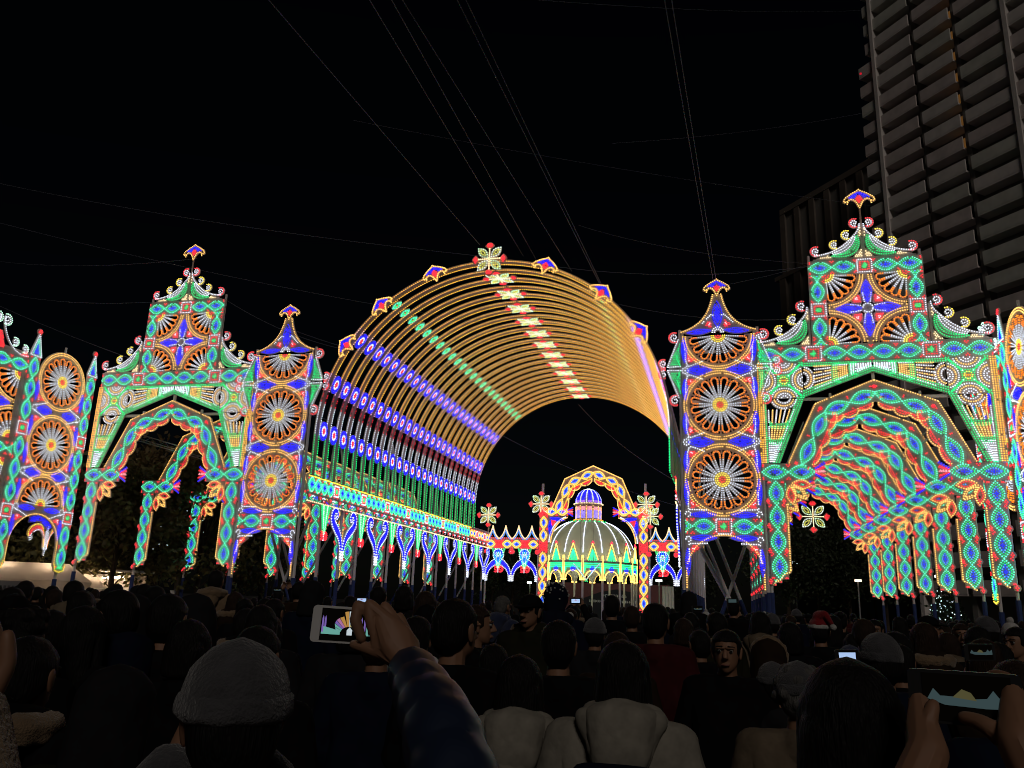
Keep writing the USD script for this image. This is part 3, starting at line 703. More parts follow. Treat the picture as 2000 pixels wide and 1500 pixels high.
# ------------------------------------------------------------------ wings that run from the gates towards the viewer
def column_with_spire(T, u):
    B = xf(u, 0)
    P = Pan(T, 'column_board'); 
    strip(P, B([(0, 2.45)])[0], B([(0, 10.85)])[0], .56, 'LLSLLLSLLL')
    P.part('foot_lamps'); P.row([(-.28, 2.6), (-.24, 2.36), (0, 2.28), (.24, 2.36), (.28, 2.6)], YEL, X=B); P.fill([(-.2, 2.40), (.2, 2.40), (.2, 2.52), (-.2, 2.52)], GRN, B)
    P.build()
    P = Pan(T, 'spire_board'); P.part('white_edge'); P.row([(-.28, 10.9), (0, 11.86), (.28, 10.9)], WHT, X=B); P.row([(-.28, 10.9), (.28, 10.9)], WHT, X=B)
    P.part('teal_edge'); P.row([(-.17, 10.98), (0, 11.6), (.17, 10.98)], TEA, X=B)
    P.part('blue_heart'); P.fill([(-.14, 10.97), (.14, 10.97), (0, 11.5)], BLU, B)
    P.part('red_tip'); P.fill(arc((0, 11.93), .12, 0, 360, 9)[:-1], RED, B); P.build()
    obj('post', cyl((u, .09, 2.0), (u, .09, 11.0), .06), 'white_pole', T); obj('post_pad', cyl((u, .09, 0), (u, .09, 2.0), .09, 10), 'blue_pad', T)
def make_wing(label, loc, rz):
    T = thing('rosette_wing', label, 'light pillar', loc, rz); W = 1.30; c = 1.60
    for u in (0.0, 3.2): column_with_spire(T, u)
    P = Pan(T, 'wing_board'); B0 = xf(c, 0)
    holes = unary_union([Point(c, z).buffer(1.22, 16) for z in (10.18, 7.45)] + [Point(c, 5.02).buffer(1.22, 16).intersection(sbox(-9, 4.92, 9, 9)), Point(c, 3.30).buffer(1.22, 16), sbox(c-1.22, 0, c+1.22, 3.30)])
    P.plate(sbox(c-W, 2.5, c+W, 10.2).difference(holes))
    for s in (-1, 1):
        B = xf(mx=s < 0, base=B0)
        for zc, w in ((8.81, .34), (6.19, .34), (4.76, .20)):
            blue_leaf(P, xf(.66, zc, base=B), .80, w); P.part('white_boss'); P.row(arc((1.2, zc), .11, 0, 315, 8), WHT, X=B)
            for k in ((-1, 1) if w > .3 else (-1,)):
                P.part('red_corner'); Y = xf(1.0, zc+k*.40, base=B); P.fill([(-.24, 0), (.12, -.16*k), (.16, .20*k)], RED, Y); P.dots([(.03, .01), (.08, .05*k), (.07, -.04*k)], WHT, Y)
                P.row([(-.38, -.08*k), (.02, -.24*k), (.16, -.26*k)], WHT, X=Y); blue_leaf(P, xf(1.235, zc+k*.74, 90, base=B), .80, .17)
    P.part('arch_lamps'); P.row(np.vstack([[(-1.26, 2.6)], arc((0, 3.30), 1.26, 180, 0, 30), [(1.26, 2.6)]]), GLD, X=B0); P.build()
    for z in (10.18, 7.45): rosette(T, FRONT, (c, z), 1.27)
    rosette(T, FRONT, (c, 4.92), 1.27, a0=0, a1=180)
    obj('post', cyl((c, .10, 9.0), (c, .10, 11.75), .05), 'white_pole', T)
    # the next panel towards the viewer: quarter fans, blue cross, scrolled top
    P = Pan(T, 'cross_panel_board'); q = -1.90; B0 = xf(q, 0)
    P.plate(sbox(q-1.6, 3.2, q+1.6, 10.9).difference(unary_union([sbox(q-1.32, 7.35, q+1.32, 10.0), sbox(q-1.32, 3.0, q+1.32, 6.5)])))
    strip(P, (q-1.6, 10.35), (q+1.6, 10.35), .56, 'LSLL', plate=False); strip(P, (q-1.6, 6.92), (q+1.6, 6.92), .56, 'LLLy', plate=False)
    for k in range(4):
        Y = xf(q, 8.68, 90*k); blue_leaf(P, xf(.64, 0, base=Y), .84, .33); D = xf(q, 8.68, 45+90*k); P.part('red_corner'); P.fill([(.30, 0), (.52, -.20), (.66, 0), (.52, .20)], RED, D)
    P.part('white_boss'); P.row(arc((q, 8.68), .17, 0, 340, 12), WHT)
    for sx_ in (-1, 1):
        for c_, a0 in (((1.30, 10.0), 180), ((1.30, 7.36), 90), ((1.30, 6.5), 180)):
            F = xf(*c_, base=xf(mx=sx_ < 0, base=B0)); P.part('fan_arc')
            for r in (1.25, 1.15): P.row(arc((0, 0), r, a0+3, a0+87, 20), GLD, X=F, lat=.055)
            for i in range(5): petal(P, xf(0, 0, a0+10+i*17.5, base=F), 1.25)
            hub(P, F, 1.4, a0, a0+90)
    P.part('scroll')
    P.row(bez([(-1.5, 10.75), (-.9, 10.8), (-.35, 11.3), (-.1, 12.0)], 16), WHT, X=B0); P.row(bez([(1.5, 10.75), (.9, 10.8), (.35, 11.3), (.1, 12.0)], 16), WHT, X=B0)
    for u, z, r in ((1.3, 11.0, .17), (.78, 11.15, .17), (.22, 11.9, .22), (-1.3, 11.0, .17), (-.78, 11.15, .17), (-.22, 11.9, .22)):
        P.part('scroll'); spiral(P, xf(u, z, base=B0), r, LGT, WHT)
    P.part('red_fill'); P.fill([(-.35, 10.75), (.35, 10.75), (.12, 11.4), (-.12, 11.4)], RED, B0); P.fill([(1.1, 10.7), (1.55, 10.7), (1.45, 10.98)], RED, B0)
    P.build()
    column_with_spire(T, q-1.9)
    return T
wing = make_wing('light wing left of the left gate, rosettes between spired columns and a cross panel', (X0-GX-4.25, 30-.25-3.2, 0), PI/2)
dup(wing, 'light wing at the right edge of the picture, its rosettes seen steeply from the side', (X0+GX+4.10, 30-.25, 0), -PI/2)
# blue ornament hanging below the arch of the left wing
p = on_x(92, 1038, X0-GX-6.2); f = (p, np.array([0, 1., 0]), FRONT[2], np.array([1., 0, 0]))
H = thing('hanging_ornament', 'blue and red fountain-shaped light hanging under the arch of the left wing', 'light ornament')
P = Pan(H, 'ornament_board', f); P.part('blue_top'); P.fill([(-1.1, .55), (-1.1, .30), (-.5, .42), (0, .05), (.5, .42), (1.1, .30), (1.1, .55), (.6, .66), (-.6, .66)], BLU)
for s in (-1, 1):
    for k, (c, o) in enumerate(((YEL, .12), (RED, 0), (RED, -.10), (WHT, -.20))):
        P.part('drooping_plume'); P.row(np.array(bez([(s*.10, -.75), (s*.18, -.2), (s*.45, .18+o*.7), (s*.80, .10+o), (s*(1.0+o*.4), -.25)], 18)), c)
    P.part('curl'); spiral(P, xf(s*.92, -.32), .16, None, WHT)
P.part('white_stem'); P.row([(0, .2), (0, -1.05)], WHT); P.row([(.07, 0), (.07, -.8)], WHT); P.row([(-.07, 0), (-.07, -.8)], WHT); P.build()
obj('hanger', cyl(p+[0, 0, .5], p+[0, 0, 1.9], .015), 'steel', H)
# flower ornament that hangs at the far end of the right gallery
p = on_y(1588, 1009, 55.0)
H = thing('hanging_ornament', 'pale leafed flower light with red tips hanging behind the right gate', 'light ornament')
P = Pan(H, 'flower_board', (p, *FRONT[1:]), 'board_warm', r=.04); leaf_cross(P, ident, 1.35); P.build(); obj('hanger', cyl(p+[0, .1, .3], p+[0, .1, 4.5], .02), 'steel', H)

# ------------------------------------------------------------------ far gate, balustrades, dome
YG = 57.0; gxf = X0+.10
G = thing('far_gate', 'gold light arch at the far end of the tunnel, before the domed pavilion', 'light arch', (gxf, YG, 0))
def far_gate(T):
    s = 1.18
    def Xs(m): return xf(0, 0, s=(s, s), mx=m)
    for m in (False, True):
        B = xf(0, 0.28, s=(1.02, 1.13), mx=m)
        P = Pan(T, 'arch_board', FRONT, 'board_warm', r=.042, out=.05)
        for k, (a, b) in enumerate(zip(OUT[:-1], OUT[1:])):
            a, b = np.array(a), np.array(b); L = np.linalg.norm(b-a); X = xf(a[0], a[1], math.degrees(math.atan2(*(b-a)[::-1])), base=B)
            P.part('edge_lamps'); P.row([(0, -.05), (L, -.05)], GLD, X=X); l = (L-.22)/2
            for j in range(2): lozenge(P, xf(.10+l*(j+.5), .34, 0, base=X), l*.96, .46, WARM)
            P.part('scallop_fringe'); x0, x1 = (.25, L-.02) if k == 0 else (.12, L-.38); w = (x1-x0)/2
            for j in range(2):
                c = (x0+w*(j+.5), .66)
                P.row(np.stack([c[0]+w*.5*np.cos(np.linspace(0, PI, 9)), c[1]+.26*np.sin(np.linspace(0, PI, 9))], 1), GLD, X=X, lat=.03)
                P.fill(np.stack([c[0]+w*.34*np.cos(np.linspace(0, PI, 7)), c[1]+.02+.16*np.sin(np.linspace(0, PI, 7))], 1), RED, X)
            P.row([(x0, .66), (x1, .66)], AMB, X=X)
            P.plate(X(np.array([(0, 0), (L, 0), (L-(.18 if k else .12), .66), (.09 if k else 0, .66)]))); P.plate(X(np.array([(.3, .6), (L-.3, .6), (L-.35, .85), (.35, .85)])))
        P.build()
        P = Pan(T, 'arm_board', FRONT, 'board_warm', r=.042)
        strip(P, xf(mx=m)([(1.75 if not m else 3.35, 8.02)])[0], xf(mx=m)([(3.35 if not m else 1.75, 8.02)])[0], .62, 'LL', WARM)
        P.part('crown_tip')
        for o, c in ((.30, BLU), (.15, RED), (0, PNK), (-.15, RED), (-.30, BLU)): P.row([(1.75, 8.02+o*.4), (1.42, 8.02+o)], c, X=xf(mx=m))
        Bm = xf(mx=m)
        P.part('bracket'); cv = bez([(2.95, 5.9), (2.85, 6.5), (2.45, 7.2), (1.8, 7.62)], 14); P.row(cv, GLD, X=Bm); P.row(cv+[.12, .03], WHT, X=Bm)
        blue_leaf(P, xf(2.55, 7.5, 8, base=Bm), 1.0, .2); blue_leaf(P, xf(3.0, 6.9, 88, base=Bm), 1.0, .2)
        P.part('red_corner'); P.fill([(2.95, 7.45), (2.55, 7.4), (2.92, 6.95)], RED, Bm); P.plate(Polygon(Bm(np.vstack([cv, [(3.3, 7.7), (3.3, 5.9)]]))).buffer(.01)); P.build()
        P = Pan(T, 'column_board', FRONT, 'board_warm', r=.042)
        strip(P, Bm([(3.48, 1.5)])[0], Bm([(3.48, 5.25)])[0], .62, 'LLLL', WARM); strip(P, Bm([(3.48, 5.25)])[0], Bm([(3.48, 7.7)])[0], .62, 'SLL', dict(WARM, sq=RED)); square(P, xf(3.48, 8.02, base=Bm), .5, dict(WARM, sq=RED)); P.part('red_foot'); P.fill([(3.2, 1.2), (3.75, 1.2), (3.48, 1.6)], RED, Bm); P.plate(Polygon(Bm(np.array([(3.17, 7.7), (3.79, 7.7), (3.79, 8.35), (3.17, 8.35)])))); P.build()
        x = 3.62*(-1 if m else 1)
        obj('post', cyl((x, .1, 0), (x, .1, 10.0), .09, 10), 'white_pole', T)
        P = Pan(T, 'post_flower', FRONT, 'board_warm', r=.042, out=.12); leaf_cross(P, xf(x*1.02, 8.55), 1.22); P.build()
far_gate(G)
def balustrade(name, label, xa, ya, xb, yb):
    a, b = np.array([xa, ya, 0.]), np.array([xb, yb, 0.]); L = np.linalg.norm(b-a); ang = math.atan2(*(b-a)[1::-1])
    T = thing(name, label, 'light arcade', a, ang)
    P = Pan(T, 'cornice_board', FRONT, 'board_warm', r=.042); n = max(1, int(round(L/1.95)))
    strip(P, (0, 5.72), (L, 5.72), .64, ('LSL'*n) if n > 1 else 'LSL', dict(WARM, sq=RED, mid=RED)); P.build()
    P = Pan(T, 'crest_board', FRONT, 'board_warm', r=.042)
    w = L/n/2
    for k in range(2*n):
        X = xf(w*(k+.5), 6.05); P.part('curved_peak')
        for s in (-1, 1):
            cv = bez([(s*w/2, .04), (s*w*.36, .16), (s*w*.14, .50), (0, .95)], 14); P.row(cv, PAL, X=X); P.row(cv*[.72, .72], SKY, X=X, lat=.03)
        P.part('red_row'); P.row([(-w*.4, .09), (w*.4, .09)], RED, X=X, sp=.16)
        P.plate(Polygon(X(np.array([(-w/2, 0), (w/2, 0), (w/2, .06), (-w/2, .06)]))))
    P.build()
    for k in range(n):
        x = L/n*(k+.5)
        P = Pan(T, 'fan_board', FRONT, 'board', r=.04); fan_pendant(P, xf(x, 5.38, s=1.15)); P.build()
        P = Pan(T, 'scroll_board', FRONT, 'board', r=.04)
        for m in (1, -1): v_scroll(P, (lambda q, m=m, x=x: np.asarray(q)*[m*1.05, 1]+[x-m*L/n*.5, 3.20]))
        P.part('red_studs')
        for o in (-.9, .9): P.fill(arc((x+o, 5.2), .16, 0, 360, 8)[:-1], RED); P.dots([(x+o, 5.2)], WHT)
        P.build()
        P = Pan(T, 'crest_cross', FRONT, 'board_warm', r=.042, out=.1)
        if name == 'balustrade' and k == 0 and n > 1: leaf_cross(P, xf(.10, 7.75), 1.15); P.build(); obj('post', cyl((.1, .1, 5.5), (.1, .1, 8.4), .05), 'white_pole', T)
    for x in (0, L): obj('post', cyl((x, .1, 0), (x, .1, 6.2), .07, 8), 'white_pole', T)
    return T
balustrade('balustrade', 'gold lozenge balustrade between the tunnel wall and the left post of the far arch', X0-WX-.2, YG+.02, gxf-3.85, YG+.02)
balustrade('balustrade', 'gold lozenge balustrade right of the far arch, cut off by the rosette pillar', gxf+3.85, YG+.02, X0+WX+.2, YG+.02)

look('dome_fabric', (0.86, 0.85, 0.80), 0.8, var=0.12, scale=1.5)
LOOK['dome_fabric'] = usdkit.material(stage, '/World/Looks/dome_cloth', {'d': ('diffuse_bsdf', {'color': (.72, .71, .66)}), 't': ('translucent_bsdf', {'color': (.62, .62, .54)}), 'm': ('mix_closure', {'fac': .5})}, [('d.BSDF', 'm.closure1'), ('t.BSDF', 'm.closure2')], surface='m.closure'); glow('added_dome_glow', (0.9, 1.0, 0.62), 8.5)
look('lead', (0.10, 0.10, 0.11), 0.6)
glow('neon_white', (0.75, 0.80, 1.0), 2.6); glow('neon_gold', (1.0, 0.62, 0.12), 3.2); glow('neon_green', (0.02, 0.85, 0.25), 3.0); glow('neon_blue', (0.02, 0.03, 1.0), 2.2); glow('neon_red', (1.0, 0.04, 0.08), 2.0); glow('neon_pink', (1.0, .25, .75), 1.6)
DX, DYY, DR = X0-.90, 61.2, 3.55
Dm = thing('domed_pavilion', 'round bandstand with a ribbed grey dome and green and gold gothic arcade', 'pavilion', (DX, DYY, 0))
t = np.radians(np.linspace(0, 68, 15)); prof = np.stack([3.45*np.cos(t)**.9, 4.75+2.9*np.sin(t)/math.sin(math.radians(68))*1.0], 1)
dome = trimesh.creation.revolve(np.vstack([prof, prof[::-1][:1]*[1, 1]-[.0, .01]]), sections=64); obj('dome', dome, 'dome_fabric', Dm, smooth=30)
tag(obj('added_ring_glow', trimesh.creation.torus(2.7, .05, 40, 6).apply_translation((0, 0, 4.86)), 'added_dome_glow', Dm), 'unseen greenish glowing ring added inside the dome to brighten its cloth')  # unseen ring, added to light the dome cloth from within
NSEG = 16
for k in range(NSEG):
    a = 2*PI*(k)/NSEG + .06; ca, sa = math.cos(a), math.sin(a)
    obj('neon_rib', tube([np.array([(r+.05)*ca, (r+.05)*sa, z+.03]) for r, z in prof[2:]], .021, 5), 'neon_white', Dm)
    obj('post', cyl((DR*ca, DR*sa, 0), (DR*ca, DR*sa, 4.9), .075, 8), 'white_pole', Dm)
    b = a+PI/NSEG; n = np.array([math.cos(b), math.sin(b), 0]); tx = np.array([-math.sin(b), math.cos(b), 0]); O = n*DR*math.cos(PI/NSEG); hw = DR*math.sin(PI/NSEG)
    fr = (O, tx, np.array([0, 0, 1.]), n)
    outl = [(-hw*.92, 3.45)] + [tuple(q) for q in arc((0, 3.55), hw*.72, 180, 0, 13)] + [(hw*.92, 3.45), (hw*.92, 4.72), (hw*.5, 4.80), (0, 5.75), (-hw*.5, 4.80), (-hw*.92, 4.72)]
    g = obj('gothic_panel', extrude(Polygon(outl), fr, .05), 'board', Dm)
    def L3(pts, r=.022): return tube([O+p[0]*tx+np.array([0, 0, p[1]])+n*.05 for p in pts], r, 5)
    obj('gold_tubes', cat([L3(arc((0, 3.55), hw*.76, 180, 0, 11), .03), L3([(-hw*.95, 3.45), (-hw*.95, 5.1)], .03), L3([(hw*.95, 3.45), (hw*.95, 5.1)], .03), L3([(-hw*.55, 4.82), (0, 5.95)]), L3([(hw*.55, 4.82), (0, 5.95)]), L3([(-hw*1.0, 3.46), (-hw*.7, 3.46)], .06), L3([(hw*1.0, 3.46), (hw*.7, 3.46)], .06)]), 'neon_gold', g)
    gt = [L3([(-hw*.85, z), (hw*.85, z)], .026) for z in (4.42, 4.55, 4.68, 4.30)] + [L3([(o*hw*.42, 4.75), (0, 5.55)], .024) for o in (-1, -.5, 0, .5, 1)] + [L3([(s*hw*.86, 3.9), (s*hw*.86, 4.3)], .024) for s in (-1, 1)] + [L3([(s*hw*.78, 4.05), (s*hw*.78, 4.3)], .024) for s in (-1, 1)]
    obj('green_tubes', cat(gt), 'neon_green', g)
    obj('blue_knot', cat([L3(arc((0, 4.18), r, 0, 360, 7), .04) for r in (.16, .08)]), 'neon_blue', g)
    obj('red_finial', cat([L3([(-.08, 5.92), (0, 6.1), (.08, 5.92)], .045)]), 'neon_red', g)
obj('eave_ring', trimesh.creation.revolve([(3.40, 4.62), (3.62, 4.62), (3.62, 4.74), (3.40, 4.74), (3.40, 4.62)], sections=48), 'board', Dm)
lan = trimesh.creation.revolve([(0.02, 7.45), (1.28, 7.45), (1.32, 7.62), (1.05, 7.80), (.92, 7.85), (.92, 8.95), (1.05, 9.0), (1.05, 9.08), (.95, 9.10), (.90, 9.45), (.72, 9.80), (.42, 10.05), (.02, 10.16)], sections=32)
L_ = obj('lantern', lan, 'board', Dm)
q = []; c = []
for k in range(22):
    a = 2*PI*k/22
    for r_ in (0, .085): q += [(1.36*math.cos(a), 1.36*math.sin(a), 7.55+r_), (1.34*math.cos(a+.1), 1.34*math.sin(a+.1), 7.62+r_)]; c += [GRN, GRN]
bulbs_mesh('green_beads', q, c, L_, .075)
q = []; c = []
for z, col, n_ in ((9.04, PAL, 56), (7.84, AMB, 50)):
    for k in range(n_): a = 2*PI*k/n_; q.append((1.09*math.cos(a), 1.09*math.sin(a), z)); c.append(col)
for k in range(12):
    a = 2*PI*k/12
    for z in np.arange(7.95, 8.95, .1): q.append((.96*math.cos(a), .96*math.sin(a), z)); c.append(GLD)
    for r_, z in sample([(.98, 9.15), (.94, 9.45), (.76, 9.82), (.45, 10.08), (.1, 10.2)], .09): q.append((r_*math.cos(a), r_*math.sin(a), z)); c.append(WHT)
    for j, z in enumerate(np.arange(8.0, 8.8, .085)):
        for o in np.linspace(-.14, .14, 4):
            if abs(o) < .04 and z < 8.5: continue
            q.append((.95*math.cos(a+.26+o), .95*math.sin(a+.26+o), z)); c.append((.30, .22, .95) if j < 7 else PNK)
    for j, (r_, z) in enumerate(sample([(.97, 9.15), (.93, 9.45), (.75, 9.82), (.5, 10.04)], .09)):
        for o in (-.12, -.04, .04, .12): q.append((r_*math.cos(a+.26+o), r_*math.sin(a+.26+o), z)); c.append(BLU if j > 1 else (.3, .12, .95))
bulbs_mesh('lantern_lamps', q, c, L_, .04); 
# fountain-like wing lights hanging inside the pavilion
for label, px, py, tilt in (('green and white feathered light hanging inside the pavilion, left of its middle post', 1133, 1116, 1), ('green and white feathered light hanging inside the pavilion, right of its middle post', 1158, 1116, -1)):
    H = thing('feather_light', label, 'light ornament'); p = on_y(px, py, 57.35)
    P = Pan(H, 'feather_board', (p, *FRONT[1:]), 'board', r=.03); 
    for j in range(7):
        P.part('feather'); P.row(np.array([(tilt*(-.45+j*.10), .50-j*.12), (tilt*(.05+j*.08), -.02-j*.11)]), (WHT, SKY, TEA, WHT, PNK, WHT, GRN)[j], sp=.07)
    P.build()
    obj('hanger', cyl(p+[0, .05, 0], p+[0, .05, 3.5], .012), 'steel', H)

# stage behind the pavilion
look('stage_wall', (0.20, 0.075, 0.085), 0.8, var=0.2); look('stage_dark', (0.02, 0.02, 0.03), 0.7); look('stage_text', (0.7, 0.7, 0.72), 0.6)
S = thing('stage', 'mauve walled stage with a dark gable banner and pale lettering under the dome', 'stage', (DX+.6, 72, 0))
obj('wall', box(-5.2, 0, 0, 4.6, .3, 3.6), 'stage_wall', S)
ban = extrude(Polygon([(-3.6, .2), (3.3, .2), (3.3, 2.0), (1.6, 2.9), (.2, 3.15), (-1.2, 2.9), (-3.6, 2.0)]), (np.array([0, -.02, 0]), *FRONT[1:]), .04); bo = obj('banner', ban, 'stage_dark', S)
def lettering(text, h, x, z, y, mat, parent, depth=.01, sx=1.0):
    m = meshkit.text_mesh(text, h, depth, True); v = m.vertices; w = v[:, 0].max()-v[:, 0].min()
    m = trimesh.Trimesh(np.stack([(v[:, 0]-v[:, 0].min()-w/2)*sx+x, y-v[:, 2], z+v[:, 1]], 1), m.faces, process=False); return obj('lettering', m, mat, parent)
for x0_, x1_, z, h in ((-1.0, 1.0, 2.45, .26), (-2.2, -.45, 2.02, .20), (.05, 1.9, 2.02, .20)):       # lettering too small to read
    x = x0_; g_ = []
    while x < x1_: w_ = rs.uniform(.08, .17); g_ += [box(x, -.06, z, x+.045, -.03, z+h), box(x, -.06, z+h*rs.choice([0, .42, .8]), x+w_, -.03, z+h*rs.choice([0, .42, .8])+.05)]; x += w_+.06
    o_ = obj('lettering', cat(g_), 'stage_text', bo); tag(o_, kind='stuff')
obj('curtain', cat([cyl((4.1+.25*k, -.1, 0), (4.1+.25*k, -.1, 3.5), .12, 8) for k in range(4)]), 'white_pole', S)
# ------------------------------------------------------------------ high-rise, block, trees, tents, lamps, wires
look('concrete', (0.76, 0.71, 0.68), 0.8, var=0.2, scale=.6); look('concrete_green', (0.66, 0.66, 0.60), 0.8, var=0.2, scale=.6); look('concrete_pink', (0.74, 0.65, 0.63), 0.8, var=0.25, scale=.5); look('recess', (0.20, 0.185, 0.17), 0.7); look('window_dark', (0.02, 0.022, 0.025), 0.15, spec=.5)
look('rail', (0.30, 0.28, 0.26), 0.6); look('block_wall', (0.16, 0.13, 0.11), 0.85, var=.25, scale=.4); look('far_white', (0.55, 0.53, 0.5), .7)
glow('lit_window', (1.0, 0.45, 0.12), 0.09); glow('beacon', (1.0, 0.02, 0.05), 0.5)
TH = math.radians(-50.54); tv = np.array([math.cos(TH), math.sin(TH), 0]); nv = np.array([math.sin(TH), -math.cos(TH), 0])
p0 = at_depth(1712, 168.1, 105.0); p0 = np.array([p0[0], p0[1], 0.])
def tb(t0, t1, n0, n1, z0, z1):
    m = trimesh.creation.box((1, 1, 1)); v = m.vertices+.5
    return trimesh.Trimesh(p0 + (t0+v[:, :1]*(t1-t0))*tv + (n0+v[:, 1:2]*(n1-n0))*nv + np.array([0, 0, 1.])*(z0+v[:, 2:]*(z1-z0)), m.faces, process=False)
T = thing('high_rise_tower', 'tall apartment tower with pale balcony bands rising on the right', 'building')
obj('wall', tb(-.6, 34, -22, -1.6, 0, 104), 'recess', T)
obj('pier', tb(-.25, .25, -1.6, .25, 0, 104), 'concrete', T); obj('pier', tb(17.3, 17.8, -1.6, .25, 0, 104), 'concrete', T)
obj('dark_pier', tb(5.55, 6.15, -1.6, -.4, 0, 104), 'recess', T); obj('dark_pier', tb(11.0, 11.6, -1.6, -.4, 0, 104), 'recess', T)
FH = 2.95
rb = random.Random(3)
for k in range(-22, 12):
    z = 69.0+FH*k
    if z < 3: continue
    left = -2.6 if z < 73 else -1.3
    for t0, t1, n1 in ((left, -.27, .0), (.27, 5.5, .05), (6.2, 10.95, .12), (11.65, 17.28, .05), (17.82, 33, .05)):
        b = obj('balcony', cat([tb(t0, t1, -1.6, n1, z, z+.22), tb(t0, t1, n1-.14, n1+.02, z+.22, z+1.62)] + ([tb(t0, t0+.12, -2.4, n1-.15, z+.22, z+1.3)] if t0 < 0 else [])), rb.choice(['concrete', 'concrete_green', 'concrete_pink']), T)
    for t0, t1 in ((.5, 5.3), (6.4, 10.7), (11.9, 17.0), (18.2, 24), (25, 32)):
        n = max(2, int((t1-t0)/1.3)); w = (t1-t0)/n
        lit = 5 < k+rb.random() and False
        for j in range(n):
            a = t0+w*j+.08; on = (t0 == 6.4 and -5 <= k <= 5 and j == n-1 and k % 1 == 0)
            if on or rb.random() < .55:
                g = obj('window', tb(a, a+w-.16, -1.64, -1.55, z+.35, z+2.35), 'lit_window' if on else 'window_dark', T)
                if on: obj('window_frame', cat([tb(a+o, a+o+.07, -1.54, -1.48, z+.35, z+2.35) for o in (.0, w*.33, w*.62)]), 'recess', g)
            else: obj('rail_screen', tb(a, a+w-.16, -.9, -.86, z+.22, z+2.3), 'rail', T)
b = at_depth(1681, 144, 104); tag(obj('beacon_lamp', trimesh.creation.icosphere(1, radius=.16).apply_translation(b), 'beacon'), 'tiny red warning lamp at the left edge of the high-rise tower', 'lamp')
# darker block further back
q0 = at_depth(1690, 357, 150.0); q1 = at_depth(1527, 397, 165.0)
T = thing('office_block', 'dark flat-roofed block with upright piers half hidden left of the high-rise', 'building')
dv = (q1-q0)*[1, 1, 0]; Lb = np.linalg.norm(dv); dv /= Lb; nb_ = np.array([-dv[1], dv[0], 0]); nb_ = nb_ if nb_@(CAM-q0) > 0 else -nb_; base = np.array([q0[0], q0[1], 0.])
def bb(a, b_, n0, n1, z0, z1):
    m = trimesh.creation.box((1, 1, 1)); v = m.vertices+.5
    return trimesh.Trimesh(base+(a+v[:, :1]*(b_-a))*dv+(n0+v[:, 1:2]*(n1-n0))*nb_+np.array([0, 0, 1.])*(z0+v[:, 2:]*(z1-z0)), m.faces, process=False)
zt = (q0[2]+q1[2])/2
obj('wall', bb(-18, Lb, -12, 0, 0, zt), 'recess', T); obj('parapet', bb(-18, Lb+.3, -12, .5, zt, zt+1.2), 'block_wall', T)
zm = on_y(1600, 500, (q0[1]+q1[1])/2)[2]
obj('ledge', bb(-18, Lb+2.5, -12, .7, zm-.9, zm), 'block_wall', T)
for k in range(10):
    a = -16+k*(Lb+15.0)/9; obj('pier', bb(a, a+1.4, 0, .45, zm, zt), 'block_wall', T); obj('pier', bb(a+.5, a+2.2, 0, .65, 0, zm-.9), 'block_wall', T)

# trees
look('bark', (0.07, 0.05, 0.035), 0.9, var=.4, scale=9)
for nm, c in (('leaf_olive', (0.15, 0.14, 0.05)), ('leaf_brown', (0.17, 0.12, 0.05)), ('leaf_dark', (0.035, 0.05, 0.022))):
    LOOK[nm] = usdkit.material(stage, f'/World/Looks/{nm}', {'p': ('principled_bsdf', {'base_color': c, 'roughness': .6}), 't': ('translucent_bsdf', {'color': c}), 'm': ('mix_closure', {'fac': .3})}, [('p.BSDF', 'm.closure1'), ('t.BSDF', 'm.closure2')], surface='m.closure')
def tree_meshes(seed, h, w, nleaf, s=.16, conifer=False):
    rg = np.random.default_rng(seed); trunk = [cyl((0, 0, 0), (0, 0, h*.45), .17, 8, .12), cyl((0, 0, h*.45), (.1, .1, h*.85), .12, 7, .03)]
    blobs = []
    for k in range(16):
        a = rg.uniform(0, 2*PI); z = h*rg.uniform(.36, .98); r = w*math.sqrt(rg.uniform(0, 1))*(1-.55*abs(z/h-.6)/.4)
        p = np.array([r*math.cos(a), r*math.sin(a), z]); blobs.append((p, w*rg.uniform(.28, .48))); trunk.append(cyl((0, 0, z*.6), p, .05, 5, .015))
    c = np.vstack([b[0]+rg.normal(0, 1, (nleaf//16, 3))*b[1]*[.55, .55, .42] for b in blobs]); n = len(c)
    u = rg.normal(0, 1, (n, 3)); u /= np.linalg.norm(u, axis=1)[:, None]; v = np.cross(u, rg.normal(0, 1, (n, 3))); v /= np.linalg.norm(v, axis=1)[:, None]
    sz = s*rg.uniform(.6, 1.4, (n, 1)); V = np.stack([c-u*sz, c+v*sz*.5, c+u*sz, c-v*sz*.5], 1).reshape(-1, 3); i = np.arange(n)[:, None]*4
    return cat(trunk), (V, np.vstack([i+[0, 1, 2], i+[0, 2, 3]]))
PT = {}
def tree(kind, label, x, y, sc, rz, leafmat, group):
    if kind not in PT:
        T = thing('tree', label, 'tree', (x, y, 0), rz, group, sc); tr, lf = tree_meshes(kind, 8.0, 3.0, 5200); obj('trunk', tr, 'bark', T); obj('crown', lf, leafmat, T); PT[kind] = T
    else: dup(PT[kind], label, (x, y, 0), rz, group, sc)
